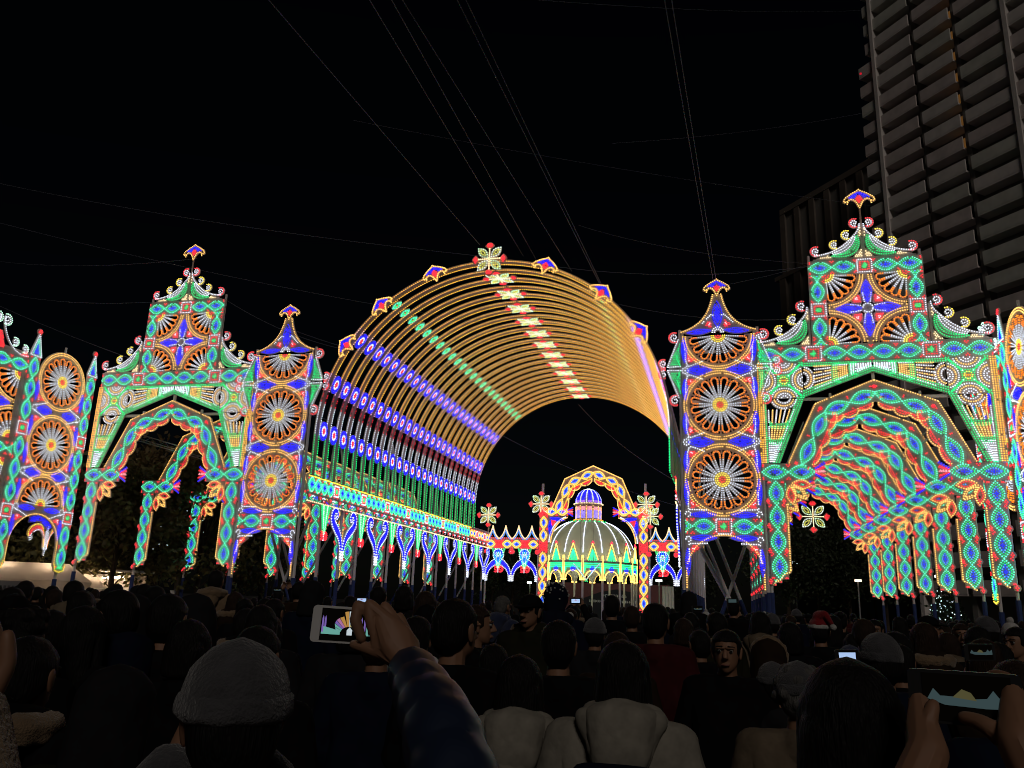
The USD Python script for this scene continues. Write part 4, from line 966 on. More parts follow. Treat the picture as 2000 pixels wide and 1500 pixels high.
for i, (px, D, sc, kind, lm) in enumerate(((215, 46, .95, 1, 'leaf_olive'), (300, 50, 1.18, 2, 'leaf_brown'), (385, 47, 1.0, 1, 'leaf_olive'), (440, 55, 1.1, 3, 'leaf_dark'), (60, 52, .9, 3, 'leaf_dark'), (130, 58, 1.0, 2, 'leaf_brown'), (510, 60, .9, 1, 'leaf_olive'), (-20, 48, 1.1, 1, 'leaf_olive'), (260, 62, 1.2, 3, 'leaf_dark'), (345, 64, 1.25, 3, 'leaf_dark'))):
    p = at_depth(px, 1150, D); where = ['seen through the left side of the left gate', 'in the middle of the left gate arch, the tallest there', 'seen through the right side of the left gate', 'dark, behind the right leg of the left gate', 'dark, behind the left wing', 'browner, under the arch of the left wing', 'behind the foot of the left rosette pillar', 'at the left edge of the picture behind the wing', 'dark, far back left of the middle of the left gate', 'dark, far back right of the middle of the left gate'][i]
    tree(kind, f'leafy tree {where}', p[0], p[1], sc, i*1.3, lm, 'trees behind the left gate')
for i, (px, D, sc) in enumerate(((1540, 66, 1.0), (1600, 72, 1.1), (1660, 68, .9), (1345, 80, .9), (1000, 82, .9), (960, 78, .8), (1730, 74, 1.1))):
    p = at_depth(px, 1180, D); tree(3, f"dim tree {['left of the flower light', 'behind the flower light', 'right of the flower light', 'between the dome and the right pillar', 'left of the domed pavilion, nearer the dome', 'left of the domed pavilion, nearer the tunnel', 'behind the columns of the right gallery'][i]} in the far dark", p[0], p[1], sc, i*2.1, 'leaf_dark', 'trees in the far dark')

# tents and stalls on the left
look('canvas', (0.72, 0.70, 0.68), 0.8, var=.08, scale=2); look('sign_grey', (0.30, 0.30, 0.31), .7); look('sign_text', (0.12, 0.12, 0.13), .7)
glow('warm_lamp', (1.0, 0.72, 0.48), 70.0); glow('scr_warm', (1.0, .72, .5), 2.5); glow('white_lamp', (0.85, 1.0, 0.92), 4.0); glow('cool_fairy', (0.75, 0.95, 1.0), 2.5)
def canvas_glow(): pass
look('canvas_thin', (0.74, 0.70, 0.66), .8)
LOOK['canvas_thin'] = usdkit.material(stage, '/World/Looks/canvas_thin2', {'d': ('diffuse_bsdf', {'color': (.66, .63, .60)}), 't': ('translucent_bsdf', {'color': (.75, .68, .60)}), 'm': ('mix_closure', {'fac': .45})}, [('d.BSDF', 'm.closure1'), ('t.BSDF', 'm.closure2')], surface='m.closure')
def tent(label, c, L, Dp, he, hr, rz, sign=True):
    T = thing('market_tent', label, 'tent', c, rz)
    V = np.array([(-L/2, -Dp/2, he), (L/2, -Dp/2, he), (L/2-.75, 0, hr), (-L/2+.75, 0, hr), (-L/2, Dp/2, he), (L/2, Dp/2, he)]); F = [(0, 1, 2), (0, 2, 3), (4, 3, 2), (4, 2, 5), (0, 3, 4), (1, 5, 2)]
    obj('roof', trimesh.Trimesh(V, F, process=False), 'canvas_thin', T)
    obj('side_wall', cat([box(-L/2, -Dp/2, 0, -L/2+.02, Dp/2, he-.01), box(L/2-.02, -Dp/2, 0, L/2, Dp/2, he-.01), box(-L/2+.02, Dp/2-.02, 0, L/2-.02, Dp/2, he-.01)]), 'canvas_thin', T)
    obj('front_wall', box(-L/2+.02, -Dp/2, 0, L/2-.02, -Dp/2+.02, he-.01), 'canvas_thin', T)
    for x in (-L*.25, L*.2): obj('tube_lamp', cyl((x-.5, -.15, hr-.55), (x+.5, -.15, hr-.55), .03), 'warm_lamp', T)
    if sign:
        s = obj('sign', box(-L*.30, -Dp/2-.06, he-.65, L*.12, -Dp/2-.02, he-.08), 'sign_grey', T)
        tag(obj('lettering', cat([box(-L*.28+.16*k, -Dp/2-.075, he-.42, -L*.28+.16*k+.10, -Dp/2-.062, he-.28) for k in range(9)]), 'sign_text', s), kind='stuff')
    return T
c = at_depth(55, 1140, 44); tent('white gabled tent lit from inside at the left edge, grey sign on its front', (c[0], c[1], 0), 4.6, 3.6, 1.95, 2.72, math.radians(31), True)
c = at_depth(160, 1145, 46.5); tent('lower white tent between the gabled tent and the flat-roofed stall', (c[0], c[1], 0), 2.6, 3.0, 1.70, 2.35, math.radians(28), False)
c = at_depth(215, 1145, 48); T = thing('stall', 'open stall under a flat tilted roof, warm lamp glowing inside', 'stall', (c[0], c[1], 0), math.radians(24))
obj('roof', cat([box(-1.9, -1.3, 2.52, 1.75, 1.3, 2.62)]), 'canvas', T); obj('back_wall', box(-1.3, 1.2, 0, 1.4, 1.25, 2.4), 'canvas_thin', T); obj('side_wall', box(1.36, -1.2, 0, 1.40, 1.2, 2.35), 'canvas_thin', T)
obj('counter', box(-1.2, -1.2, 0, 1.3, -.7, 1.0), 'canvas', T); obj('menu_board', box(-.55, -1.25, 1.45, .05, -1.21, 2.0), 'sign_grey', T); obj('tube_lamp', cyl((-.5, .2, 2.25), (.6, .2, 2.25), .05), 'warm_lamp', T)
for x in (-1.3, 1.38): obj('post', cyl((x, -1.2, 0), (x, -1.2, 2.5), .04), 'steel', T)
c = at_depth(302, 1150, 46); T = thing('site_fence', 'pale grey panel fence right of the lit stall', 'fence', (c[0], c[1], 0), math.radians(20))
for k in range(2): obj('panel', box(-1.0+k*1.0, 0, .1, -.03+k*1.0, .04, 1.72), 'canvas', T)
for x in (-1.02, -.015, .99): obj('post', cyl((x, .02, 0), (x, .02, 1.8), .03), 'steel', T)
# lamps far off
for i, (px, py, D, mat, r) in enumerate(((1287, 1134, 66, 'white_lamp', .13), (1034, 1138, 66, 'white_lamp', .10), (1676, 1134, 62, 'scr_warm', .12), (1834, 1126, 60, 'white_lamp', .13), (1858, 1127, 60, 'white_lamp', .09), (1553, 1099, 70, 'cool_fairy', .12), (661, 1089, 60, 'white_lamp', .10))):
    p = at_depth(px, py, D); T = thing('street_lamp', ['pale green street lamp between the far arch and the right pillar', 'pale green street lamp at the left foot of the far arch', 'warm street lamp seen through the right gallery', 'bright white street lamp behind the gallery columns, the left of two', 'small white street lamp behind the gallery columns, the right of two', 'cool bluish lamp hanging left of the flower light', 'white lamp glimpsed between the arcade posts on the left'][i], 'street lamp', (p[0], p[1], 0), 0, 'street lamps in the distance')
    obj('pole', cyl((0, .15, 0), (0, .15, p[2]), .05, 6), 'steel', T); obj('lamp_head', cyl((-r*1.8, 0, p[2]), (r*1.8, 0, p[2]), r*.7, 8), mat, T)
# decorated tree with cool lights
rg = np.random.default_rng(8); c = at_depth(1853, 1215, 47); T = thing('christmas_tree', 'small dark christmas tree covered in cool white lights behind the gallery columns', 'tree', (c[0], c[1], 0))
obj('trunk', cyl((0, 0, 0), (0, 0, 1.2), .08), 'bark', T); n = 2600; z = .5+3.6*(1-np.sqrt(rg.uniform(0, 1, n))); R_ = 1.35*(1-(z-.5)/3.7)*np.sqrt(rg.uniform(.3, 1, n)); a = rg.uniform(0, 2*PI, n); cc = np.stack([R_*np.cos(a), R_*np.sin(a), z], 1)
u = rg.normal(0, 1, (n, 3)); u /= np.linalg.norm(u, axis=1)[:, None]; v = np.cross(u, [.3, .5, .8]); i = np.arange(n)[:, None]*4
obj('crown', (np.stack([cc-u*.12, cc+v*.05, cc+u*.12, cc-v*.05], 1).reshape(-1, 3), np.vstack([i+[0, 1, 2], i+[0, 2, 3]])), 'leaf_dark', T)
q = cc[:170]*[1.05, 1.05, 1]; tag(bulbs_mesh('fairy_lights', q, np.where(rg.uniform(0, 1, (len(q), 1)) < .7, [(.75, .95, 1.0)], [(.5, .8, .7)]), T, .03), kind='stuff')
q = np.array([at_depth(313+rg.normal(0, 14), 1010+rg.uniform(0, 105), 44+rg.uniform(0, 4)) for _ in range(16)]+[at_depth(390+rg.normal(0, 16), 960+rg.uniform(0, 150), 44+rg.uniform(0, 4)) for _ in range(9)]); c = q.mean(0)
T = thing('fairy_lights', 'a few cold white sparkles hanging in the trees inside the left gate', 'fairy lights'); tag(bulbs_mesh('sparkle', q, np.tile([(.7, .9, 1.0)], (len(q), 1)), T, .022), kind='stuff')

# wires: guys that fan out over the viewer and long cables across the square
def wire(label, A, B, r=.009, sag=0.0, group='cables over the square'):
    t = np.linspace(0, 1, 15)[:, None]; p = np.asarray(A)+(np.asarray(B)-np.asarray(A))*t; p[:, 2] -= (4*sag*t*(1-t))[:, 0]
    tag(obj('cable', tube(p, r, 5), 'wire'), label, 'cable', group)
for i, (px, top, px2, py2, y2) in enumerate(((525, 0, 937, 478, 30.0), (722, 0, 1022, 500, 33.0), (765, 0, 1050, 512, 35.0), (786, 0, 1117, 530, 31.0), (893, 0, 1188, 588, 30.2), (910, 0, 1192, 592, 30.3), (1298, 0, 1393, 548, 30.1), (1312, 0, 1399, 550, 30.2))):
    A = on_y(px2, py2, y2); Bq = on_y(px, top, 7.0+i*.3); Bq = A+(Bq-A)*1.12
    wire(['guy cable from the crest flower, farthest left over the sky', 'guy cable from the tunnel ridge, second from the left over the sky', 'guy cable from the tunnel ridge, third from the left over the sky', 'guy cable from the right shoulder of the tunnel, fourth from the left', 'left one of the close pair of guy cables from the right shoulder of the tunnel', 'right one of the close pair of guy cables from the right shoulder of the tunnel', 'left one of the faint pair of cables above the right rosette pillar', 'right one of the faint pair of cables above the right rosette pillar'][i], A, Bq, .007)
HZ = [((-40, 350), 48, (955, 502), 30.1), ((-40, 425), 48, (1000, 640), 33), ((-40, 505), 50, (385, 505), 30.2), ((-40, 560), 50, (300, 590), 30.2), ((-40, 580), 46, (640, 820), 31), ((440, 585), 30.2, (720, 690), 30.2), ((690, 235), 52, (1700, 402), 60), ((560, 640), 30.2, (930, 720), 34), ((1080, 520), 30.1, (1585, 520), 30.2), ((1190, 590), 30.2, (1600, 620), 30.3), ((1130, 440), 40, (1578, 515), 30.2), ((1400, 560), 30.0, (1690, 470), 60), ((1195, 280), 45, (1700, 218), 60), ((1050, 0), 30, (1690, 20), 62), ((980, 850), 50, (1330, 990), 46), ((1130, 790), 52, (1320, 940), 34)]
for i, (a, Da, b_, Db) in enumerate(HZ):
    wire(['long cable from the left edge to the crest of the tunnel, uppermost on the left', 'long cable from the left edge into the tunnel, second from the top on the left', 'cable from the left edge to the finial of the left gate', 'cable from the left edge to the attic of the left gate', 'cable from the left edge across the left gate to the tunnel', 'cable between the left gate and the tunnel shoulder', 'long cable across the black sky to the high-rise', 'cable from the left pillar to the tunnel arches', 'cable from the tunnel top to the attic of the right gate', 'cable from the tunnel shoulder to the volute of the right gate', 'cable above the right pillar to the right gate', 'cable from the right pillar finial to the dark block', 'faint cable that climbs to the right towards the high-rise', 'faint cable along the top edge of the picture', 'cable inside the far mouth of the tunnel, the lower one', 'cable inside the far mouth of the tunnel, the steeper one'][i], at_depth(*a, Da), at_depth(*b_, Db), .007, .35)
# ------------------------------------------------------------------ people
SKIN = 'skin'; look('skin', (0.24, 0.125, 0.075), 0.55, var=.12, scale=14)
for nm, c in (('hair_black', (0.008, 0.007, 0.007)), ('hair_brown', (0.030, 0.016, 0.010)), ('hair_grey', (0.12, 0.115, 0.11))): look(nm, c, 0.55, spec=.14, var=.5, scale=40, bump=.6, bscale=1.0, stretch=(170, 170, 22))
for nm, c in (('coat_black', (0.006, 0.006, 0.007)), ('coat_navy', (0.006, 0.009, 0.022)), ('coat_charcoal', (0.014, 0.014, 0.016)), ('coat_brown', (0.024, 0.014, 0.009)), ('coat_olive', (0.018, 0.018, 0.010)), ('coat_wine', (0.055, 0.010, 0.012)), ('coat_cream', (0.27, 0.25, 0.21)), ('coat_beige', (0.15, 0.115, 0.08)), ('knit_grey', (0.075, 0.075, 0.082)), ('knit_red', (0.26, 0.015, 0.02)), ('knit_white', (0.55, 0.54, 0.52)), ('fur_tan', (0.22, 0.15, 0.09)), ('trousers', (0.012, 0.012, 0.015)), ('shoe', (0.012, 0.011, 0.010)), ('knit_blue', (0.03, 0.04, 0.09))):
    look(nm, c, 0.9, spec=.06, var=.35, scale=12, bump=.5 if 'knit' in nm or 'fur' in nm else .25, bscale=140 if 'knit' in nm or 'fur' in nm else 18, sheen=.25 if 'knit' in nm or 'fur' in nm else 0)
look('puffer_navy', (0.012, 0.020, 0.045), 0.42, spec=.5); look('eye_white', (.26, .24, .22), .3); look('eye_dark', (.01, .008, .006), .2); look('lip', (.22, .08, .07), .5); look('phone_body', (0.02, 0.02, 0.022), .3, spec=.5); look('phone_white', (0.55, 0.55, 0.55), .35)
_ico = trimesh.creation.icosphere(1)
def ball(c, r): return np.asarray(_ico.vertices)*np.asarray(r, float) + np.asarray(c, float)
def hull(*balls): return m3.Manifold.hull_points(np.vstack([ball(*b) for b in balls]))
def fuse(parts): return m3.Manifold.batch_boolean(parts, m3.OpType.Add)
def finish(man, edge=.035, it=8, noise=0.0, nsc=20.0, seed=0):
    man = man.refine_to_length(edge); q = man.to_mesh(); m = trimesh.Trimesh(q.vert_properties[:, :3], q.tri_verts, process=True)
    if it: trimesh.smoothing.filter_taubin(m, iterations=it)
    if noise:
        v = m.vertices; n = m.vertex_normals; m.vertices = v + n*((meshkit.fbm(v*nsc, 3, seed)-.5)*2*noise)[:, None]
    return m
HC = np.array([0, .012, 1.585])                              # centre of the head of a figure 1.70 m tall, facing +y
def arm_chain(pose, s):
    S = np.array([s*.185, 0, 1.375])
    if pose == 'phone': return S, np.array([s*.25, .17, 1.20]), np.array([s*.085, .34, 1.46])
    if pose == 'high': return S, np.array([s*.24, .20, 1.42]), np.array([s*.09, .30, 1.70])
    return S, np.array([s*.26, -.02, 1.11]), np.array([s*.20, .15, .95])
def hand_parts(W, d, side, up):
    """a palm and five bent fingers beyond the wrist W, along d; up: towards the thumb"""
    d = d/np.linalg.norm(d); up = up-d*(up@d); up = up/np.linalg.norm(up); n = np.cross(d, up)*side; P = []
    K = [W+d*.085+up*o for o in (.030, .010, -.010, -.028)]
    P.append(hull((W, .024), (W+d*.03, .026), (K[0], .014), (K[3], .013), (W+d*.05, (.03, .03, .03))))
    for k, L in zip(K, (.070, .078, .072, .056)):
        a = k+d*L*.45+n*.012; b = a+d*L*.25+n*L*.34; c = b-d*L*.06+n*L*.28
        P += [hull((k, .0105), (a, .0095)), hull((a, .0095), (b, .0088)), hull((b, .0088), (c, .008))]
    t0 = W+d*.025+up*.026; t1 = t0+d*.032+up*.026+n*.012; t2 = t1+d*.030+up*.006+n*.016
    P += [hull((t0, .014), (t1, .0115)), hull((t1, .0115), (t2, .0095))]
    return P
_cache = {}
def body_mesh(pose):
    if ('b', pose) in _cache: return _cache['b', pose]
    P = []
    x, y, z = HC
    P += [hull((HC+[0, -.005, .025], (.076, .093, .088)), (HC+[0, .02, -.045], (.062, .070, .062)), (HC+[0, .052, -.088], (.030, .030, .020)))]        # skull, jaw, chin
    P += [hull((HC+[0, .095, .012], (.011, .010, .010)), (HC+[0, .112, -.020], (.014, .012, .010)), (HC+[0, .09, -.028], (.018, .012, .008)))]              # nose
    P += [hull((HC+[s*.034, .086, .030], (.020, .012, .008)), (HC+[s*.012, .090, .030], (.012, .010, .008))) for s in (-1, 1)]                               # brows
    P += [hull((HC+[s*.080, -.002, .012], (.010, .018, .028)), (HC+[s*.076, .006, -.022], (.008, .012, .014))) for s in (-1, 1)]                              # ears
    P += [hull((HC+[0, .086, -.056], (.024, .014, .006)), (HC+[0, .084, -.066], (.020, .013, .006)))]                                                           # lips
    P += [hull((HC+[0, -.012, -.07], .052), ((0, -.012, 1.40), .060))]
    P += [hull(*[((s*.15, -.005, 1.385), .060) for s in (-1, 1)], *[((s*.09, .01, 1.22), (.095, .10, .1)) for s in (-1, 1)])]
    P += [hull(*[((s*.09, .01, 1.22), (.09, .095, .1)) for s in (-1, 1)], *[((s*.085, 0, .95), (.09, .10, .1)) for s in (-1, 1)])]
    for s in (-1, 1):
        S, E, W = arm_chain(pose, s)
        P += [hull((S, .055), (E, .043)), hull((E, .043), (W, .028))]; P += hand_parts(W, W-E, s, np.array([-s*.2, .2, 1.0]) if pose == 'hang' else np.array([-s*1.0, 0, .4]))
        P += [hull(((s*.09, 0, .92), .088), ((s*.10, .01, .50), .058)), hull(((s*.10, .01, .50), .056), ((s*.10, -.015, .09), .040)), hull(((s*.10, -.02, .045), .038), ((s*.115, .13, .030), (.038, .05, .026)))]
    _cache['b', pose] = finish(fuse(P), .030, 4); return _cache['b', pose]
def coat_mesh(pose, style):
    k = ('c', pose, style)
    if k in _cache: return _cache[k]
    t = .022 if style != 'puffer' else .034; P = []
    P += [hull(*[((s*.152, -.008, 1.375), .062+t) for s in (-1, 1)], *[((s*.09, .0, 1.20), (.10+t, .105+t, .1)) for s in (-1, 1)])]
    P += [hull(*[((s*.09, .0, 1.20), (.10+t, .105+t, .1)) for s in (-1, 1)], *[((s*.095, .0, .78), (.105+t, .12+t, .05)) for s in (-1, 1)])]
    P += [hull(((0, -.012, 1.44), (.080, .085, .03)), ((0, -.015, 1.38), (.11, .10, .05)))]
    for s in (-1, 1):
        S, E, W = arm_chain(pose, s); P += [hull((S, .058+t), (E, .048+t)), hull((E, .048+t), (W-(W-E)*.04, .036+t*.8))]
    if style in ('hood', 'fur'): P += [hull(((0, -.10, 1.47), (.125, .085, .06)), ((0, -.14, 1.36), (.10, .07, .08))), hull(((-.10, -.02, 1.46), .05), ((.10, -.02, 1.46), .05), ((0, -.09, 1.47), .07))]
    m = finish(fuse(P), .03, 5, .016, 7.0, 3); _cache[k] = m; return m
def trousers_mesh():
    if 't' in _cache: return _cache['t']
    P = [hull(*[((s*.085, 0, .92), (.095, .115, .09)) for s in (-1, 1)])]
    for s in (-1, 1): P += [hull(((s*.09, 0, .88), .098), ((s*.10, .01, .50), .075)), hull(((s*.10, .01, .50), .075), ((s*.10, -.012, .10), .066))]
    _cache['t'] = finish(fuse(P), .06, 4); return _cache['t']
def shoe_mesh(s):
    return finish(hull(((s*.10, -.03, .05), (.046, .05, .05)), ((s*.118, .15, .036), (.044, .05, .036))), .04, 2)
def hair_mesh(kind):
    k = ('h', kind)
    if k in _cache: return _cache[k]
    A = [hull((HC+[0, -.012, .040], (.090, .104, .096)), (HC+[0, -.045, -.02], (.080, .072, .07)))]
    if kind == 'short': A += [hull((HC+[0, -.058, -.055], (.062, .036, .04)), (HC+[0, -.05, 0], (.07, .06, .04)))]
    if kind == 'spiky': A += [hull((HC+[x, y, z], .034), (HC+[x*1.18, y*1.18, z*1.12+.006], .010)) for x, y, z in ((-.05, .02, .10), (0, .04, .112), (.05, .02, .10), (-.03, -.05, .10), (.035, -.055, .095), (.07, -.03, .06), (-.07, -.03, .06), (0, -.085, .07), (.05, -.085, .02), (-.05, -.085, .02), (.08, -.03, 0), (-.08, -.03, 0), (0, -.095, -.02))]
    if kind in ('long', 'longer'): A += [hull((HC+[0, -.05, 0], (.088, .062, .05)), ((0, -.062, 1.40), (.095, .045, .03)), ((0, -.07, 1.28 if kind == 'long' else 1.16), (.075, .03, .03)))] + [hull((HC+[s*.072, .01, .03], (.022, .04, .04)), ((s*.085, .0, 1.40), (.025, .035, .04))) for s in (-1, 1)]
    if kind == 'bob': A += [hull((HC+[0, -.04, .0], (.096, .075, .06)), (HC+[0, -.045, -.10], (.096, .065, .03)))] + [hull((HC+[s*.078, .012, .02], (.02, .04, .05)), (HC+[s*.082, .01, -.09], (.02, .04, .03))) for s in (-1, 1)]
    if kind == 'bun': A += [m3.Manifold.hull_points(ball(HC+[0, -.10, .085], .045))]
    man = fuse(A) - m3.Manifold.hull_points(np.vstack([ball(HC+[sx*.060, .16, z], (.01, .05, .01)) for sx in (-1, 1) for z in (.058, -.16)] + [ball(HC+[sx*.070, .05, z], .008) for sx in (-1, 1) for z in (.055, -.16)]))
    _cache[k] = finish(man, .016 if kind in ('spiky',) else .022, 3, .0035, 26.0, 5); return _cache[k]
def hat_parts(kind):
    """[(name, mesh, material)]"""
    k = ('hat', kind)
    if k in _cache: return _cache[k]
    c = HC+[0, -.012, .035]; out = []
    dome_ = lambda r, zc: m3.Manifold.hull_points(ball(c, r)) - m3.Manifold.cube([1, 1, .5], True).translate([c[0], c[1], zc-.25])
    if kind.startswith('beanie'):
        mt = dict(beanie_grey='knit_grey', beanie_black='coat_black', beanie_white='knit_white', beanie_red='knit_red', beanie_blue='knit_blue')[kind]
        out = [('beanie', finish(dome_((.100, .113, .118), c[2]-.02), .022, 3, .003, 60, 2), mt), ('beanie_cuff', finish(hull((c+[0, 0, -.012], (.104, .116, .030)), (c+[0, 0, .016], (.102, .114, .02))), .025, 2, .003, 60), mt)]
        if kind == 'beanie_white': out.append(('bobble', finish(m3.Manifold.hull_points(ball(c+[0, 0, .125], .042)), .015, 1, .008, 60), 'knit_white'))
    elif kind == 'cap': out = [('cap', finish(dome_((.098, .110, .100), c[2]+.0), .025, 3), 'coat_black'), ('peak', finish(hull((c+[-.06, .10, .01], (.02, .02, .008)), (c+[.06, .10, .01], (.02, .02, .008)), (c+[0, .17, .0], (.04, .02, .008))), .03, 1), 'coat_black')]
    elif kind == 'santa': out = [('hat', finish(fuse([dome_((.100, .113, .110), c[2]), hull((c+[0, -.02, .09], .06), (c+[.05, -.08, .12], .03)), hull((c+[.05, -.08, .12], .03), (c+[.10, -.10, .04], .018))]), .025, 3), 'knit_red'), ('hat_trim', finish(hull((c+[0, 0, .0], (.106, .118, .026)), (c+[0, 0, .02], (.104, .116, .02))), .02, 1, .006, 50), 'knit_white'), ('hat_bobble', finish(m3.Manifold.hull_points(ball(c+[.11, -.105, .01], .03)), .015, 1), 'knit_white')]
    elif kind == 'dotted':
        out = [('hat', finish(fuse([dome_((.108, .120, .125), c[2]-.05), hull((c+[0, -.06, -.08], (.09, .05, .05)), (c+[0, -.03, 0], (.1, .08, .05)))]), .025, 3), 'coat_navy')]
        g = np.random.default_rng(2); D = []
        for _ in range(46):
            a, e = g.uniform(0, 2*PI), g.uniform(-.2, 1.3); n = np.array([math.cos(a)*math.cos(e), math.sin(a)*math.cos(e), math.sin(e)]); D.append(trimesh.Trimesh(*(lambda s: (s.vertices*.008+c+n*[.108, .120, .125], s.faces))(trimesh.creation.icosphere(0)), process=False))
        out.append(('hat_dots', cat(D), 'knit_white'))
    elif kind in ('hood_up', 'hood_fur'):
        h = fuse([hull((c, (.112, .125, .120)), (c+[0, -.05, -.06], (.10, .08, .08)), ((0, -.05, 1.44), (.12, .08, .04)))]) - m3.Manifold.hull_points(np.vstack([ball(c+[0, .15, .0], (.082, .10, .10)), ball(c+[0, .13, -.12], (.075, .09, .06))]))
        out = [('hood', finish(h, .03, 4, .006, 12), 'coat_charcoal' if kind == 'hood_up' else 'coat_brown')]
        if kind == 'hood_fur': out.append(('hood_fur', finish(fuse([hull((c+[.095*math.cos(a), .085, .105*math.sin(a)], .028), (c+[.095*math.cos(b), .085, .105*math.sin(b)], .028)) for a, b in zip(np.linspace(-.6, PI+.6, 12)[:-1], np.linspace(-.6, PI+.6, 12)[1:])]), .014, 1, .012, 45), 'fur_tan'))
    _cache[k] = out; return out
def face_parts(T):
    for s in (-1, 1):
        e = obj('eye', trimesh.Trimesh(_ico.vertices*.0105+(HC+[s*.032, .083, .012]), _ico.faces, process=False), 'eye_white', T, True)
        obj('iris', trimesh.Trimesh(_ico.vertices*[.0062, .004, .0062]+(HC+[s*.032, .0915, .012]), _ico.faces, process=False), 'eye_dark', e)
        q = finish(hull((HC+[s*.048, .088, .034], (.006, .005, .004)), (HC+[s*.018, .098, .038], (.006, .005, .005))), .01, 1); obj('eyebrow', q, 'hair_black', T)
    obj('mouth', finish(hull((HC+[-.020, .094, -.061], (.006, .004, .003)), (HC+[.020, .094, -.061], (.006, .004, .003)), (HC+[0, .101, -.061], (.008, .003, .004))), .01, 1), 'lip', T)
def person(label, loc, rz, H, hair=('short', 'hair_black'), hat=None, coat=('plain', 'coat_black'), pose='hang', face=False, group=None, scarf=None, backpack=False):
    T = thing('person', label, 'person', loc, rz, group, H/1.70)
    obj('body', body_mesh(pose), SKIN, T, True)
    if hat is None or not (hat.startswith('hood')): obj('hair', hair_mesh(hair[0]), hair[1], T, True)
    obj('coat', coat_mesh(pose, coat[0]), coat[1], T, True); obj('trousers', trousers_mesh(), 'trousers', T, True)
    for s in (-1, 1): obj('shoe', shoe_mesh(s), 'shoe', T, True)
    if hat:
        for n, m, mt in hat_parts(hat): obj(n, m, mt, T, True)
    if coat[0] == 'fur': obj('fur_collar', finish(fuse([hull(((.13*math.cos(a), -.05+.11*math.sin(a), 1.46), .045), ((.13*math.cos(b), -.05+.11*math.sin(b), 1.46), .045)) for a, b in zip(np.linspace(PI*.9, PI*2.1, 9)[:-1], np.linspace(PI*.9, PI*2.1, 9)[1:])]), .018, 1, .012, 40), 'fur_tan', T, True)
    if coat[0] == 'hood': obj('hood', finish(fuse([hull(((-.115, -.075, 1.465), .036), ((.115, -.075, 1.465), .036), ((0, -.15, 1.45), (.07, .035, .035)), ((0, -.165, 1.34), (.075, .04, .06)), ((.01, -.165, 1.23), (.035, .035, .035)))]), .016, 3, .016, 11), coat[1], T, True)
    if scarf: obj('scarf', finish(fuse([hull(((.085*math.cos(a), -.01+.09*math.sin(a), 1.455), .034), ((.085*math.cos(b), -.01+.09*math.sin(b), 1.455), .034)) for a, b in zip(np.linspace(0, 2*PI, 10)[:-1], np.linspace(0, 2*PI, 10)[1:])]), .02, 2, .006, 30), scarf, T, True)
    if backpack: obj('backpack', finish(hull(*[((sx*.11, -.20, z), (.04, .05, .05)) for sx in (-1, 1) for z in (1.30, .98)], ((0, -.25, 1.12), (.09, .04, .1))), .04, 3, .005, 10), 'coat_navy', T, True)
    if face: face_parts(T)
    return T
def phone(label, P, right, up, w, h, screen, body='phone_body', group=None):
    """a phone held up; P its centre, its screen facing right x up"""
    right = right/np.linalg.norm(right); up = up-right*(up@right); up = up/np.linalg.norm(up); n = np.cross(right, up)
    T = thing('phone', label, 'phone', group=group)
    fr = (np.asarray(P, float), right, up, n); q = sbox(-w/2, -h/2, w/2, h/2).buffer(-.006).buffer(.008, quad_segs=3)
    obj('case', extrude(q, fr, .008), body, T)
    scr = obj('screen', extrude(sbox(-w*.38, -h*.46, w*.42, h*.46), fr, .0012, .0015), 'eye_dark', T)
    k = 0
    for poly, mt in screen:
        p = Polygon(np.asarray(poly)*[w*.40, h*.46]+[w*.02, 0]).buffer(0)
        if not p.is_empty: obj('picture_patch', extrude(p, fr, .0006, .0022+.0003*(k % 4)), mt, scr); k += 1
    return T
for nm, c, s in (('scr_gold', (.80, .42, .10), .55), ('scr_pale', (.85, .72, .30), .6), ('scr_violet', (.35, .22, .75), .5), ('scr_pink', (.75, .30, .60), .5), ('scr_teal', (.25, .70, .60), .5), ('scr_white', (.75, .85, .9), .7), ('scr_dim', (.22, .36, .38), .16), ('scr_dimgold', (.42, .38, .16), .17), ('scr_blue', (.45, .62, .95), .9)): glow(nm, c, s)
def fan_screen():
    c = np.array([.10, -.45]); out = []; ang = [178, 164, 150, 136, 122, 108, 96, 90, 74, 58, 40, 20]; mats = ['scr_teal', 'scr_teal', 'scr_violet', 'scr_pink', 'scr_gold', 'scr_gold', 'scr_white', 'scr_pale', 'scr_pale', 'scr_pale', 'scr_gold']
    for a, b, mt in zip(ang[:-1], ang[1:], mats):
        R = lambda t: (.62+.45*max(0, math.sin(math.radians(t)))**1) if t > 90 else .98-.45*(90-t)/90*1.1
        pa, pb = np.radians(a-1.2), np.radians(b+.4)
        ro, ri = (1.35 if a < 120 and a > 60 else 1.05), .36
        out.append(([c+[ri*.9*math.cos(pa), ri*math.sin(pa)], c+[R(a)*.78*math.cos(pa), ro*math.sin(pa)*.98+.0], c+[R(b)*.78*math.cos(pb), ro*math.sin(pb)*.98], c+[ri*.9*math.cos(pb), ri*math.sin(pb)]], mt))
    for x in (-.95, -.86, .50, .62): out.append(([(x, -.5), (x+.07, -.5), (x+.06, .35), (x+.03, .55), (x, .35)], 'scr_violet'))
    for x in (.72, .84): out.append(([(x, -.6), (x+.1, -.6), (x, .25)], 'scr_teal'))
    out.append(([(-.95, -.62), (-.25, -.62), (-.25, -.38), (-.95, -.12)], 'scr_teal')); out.append(([(.0, -.62), (.2, -.62), (.2, -.30), (.1, -.12), (0, -.30)], 'scr_white'))
    return out
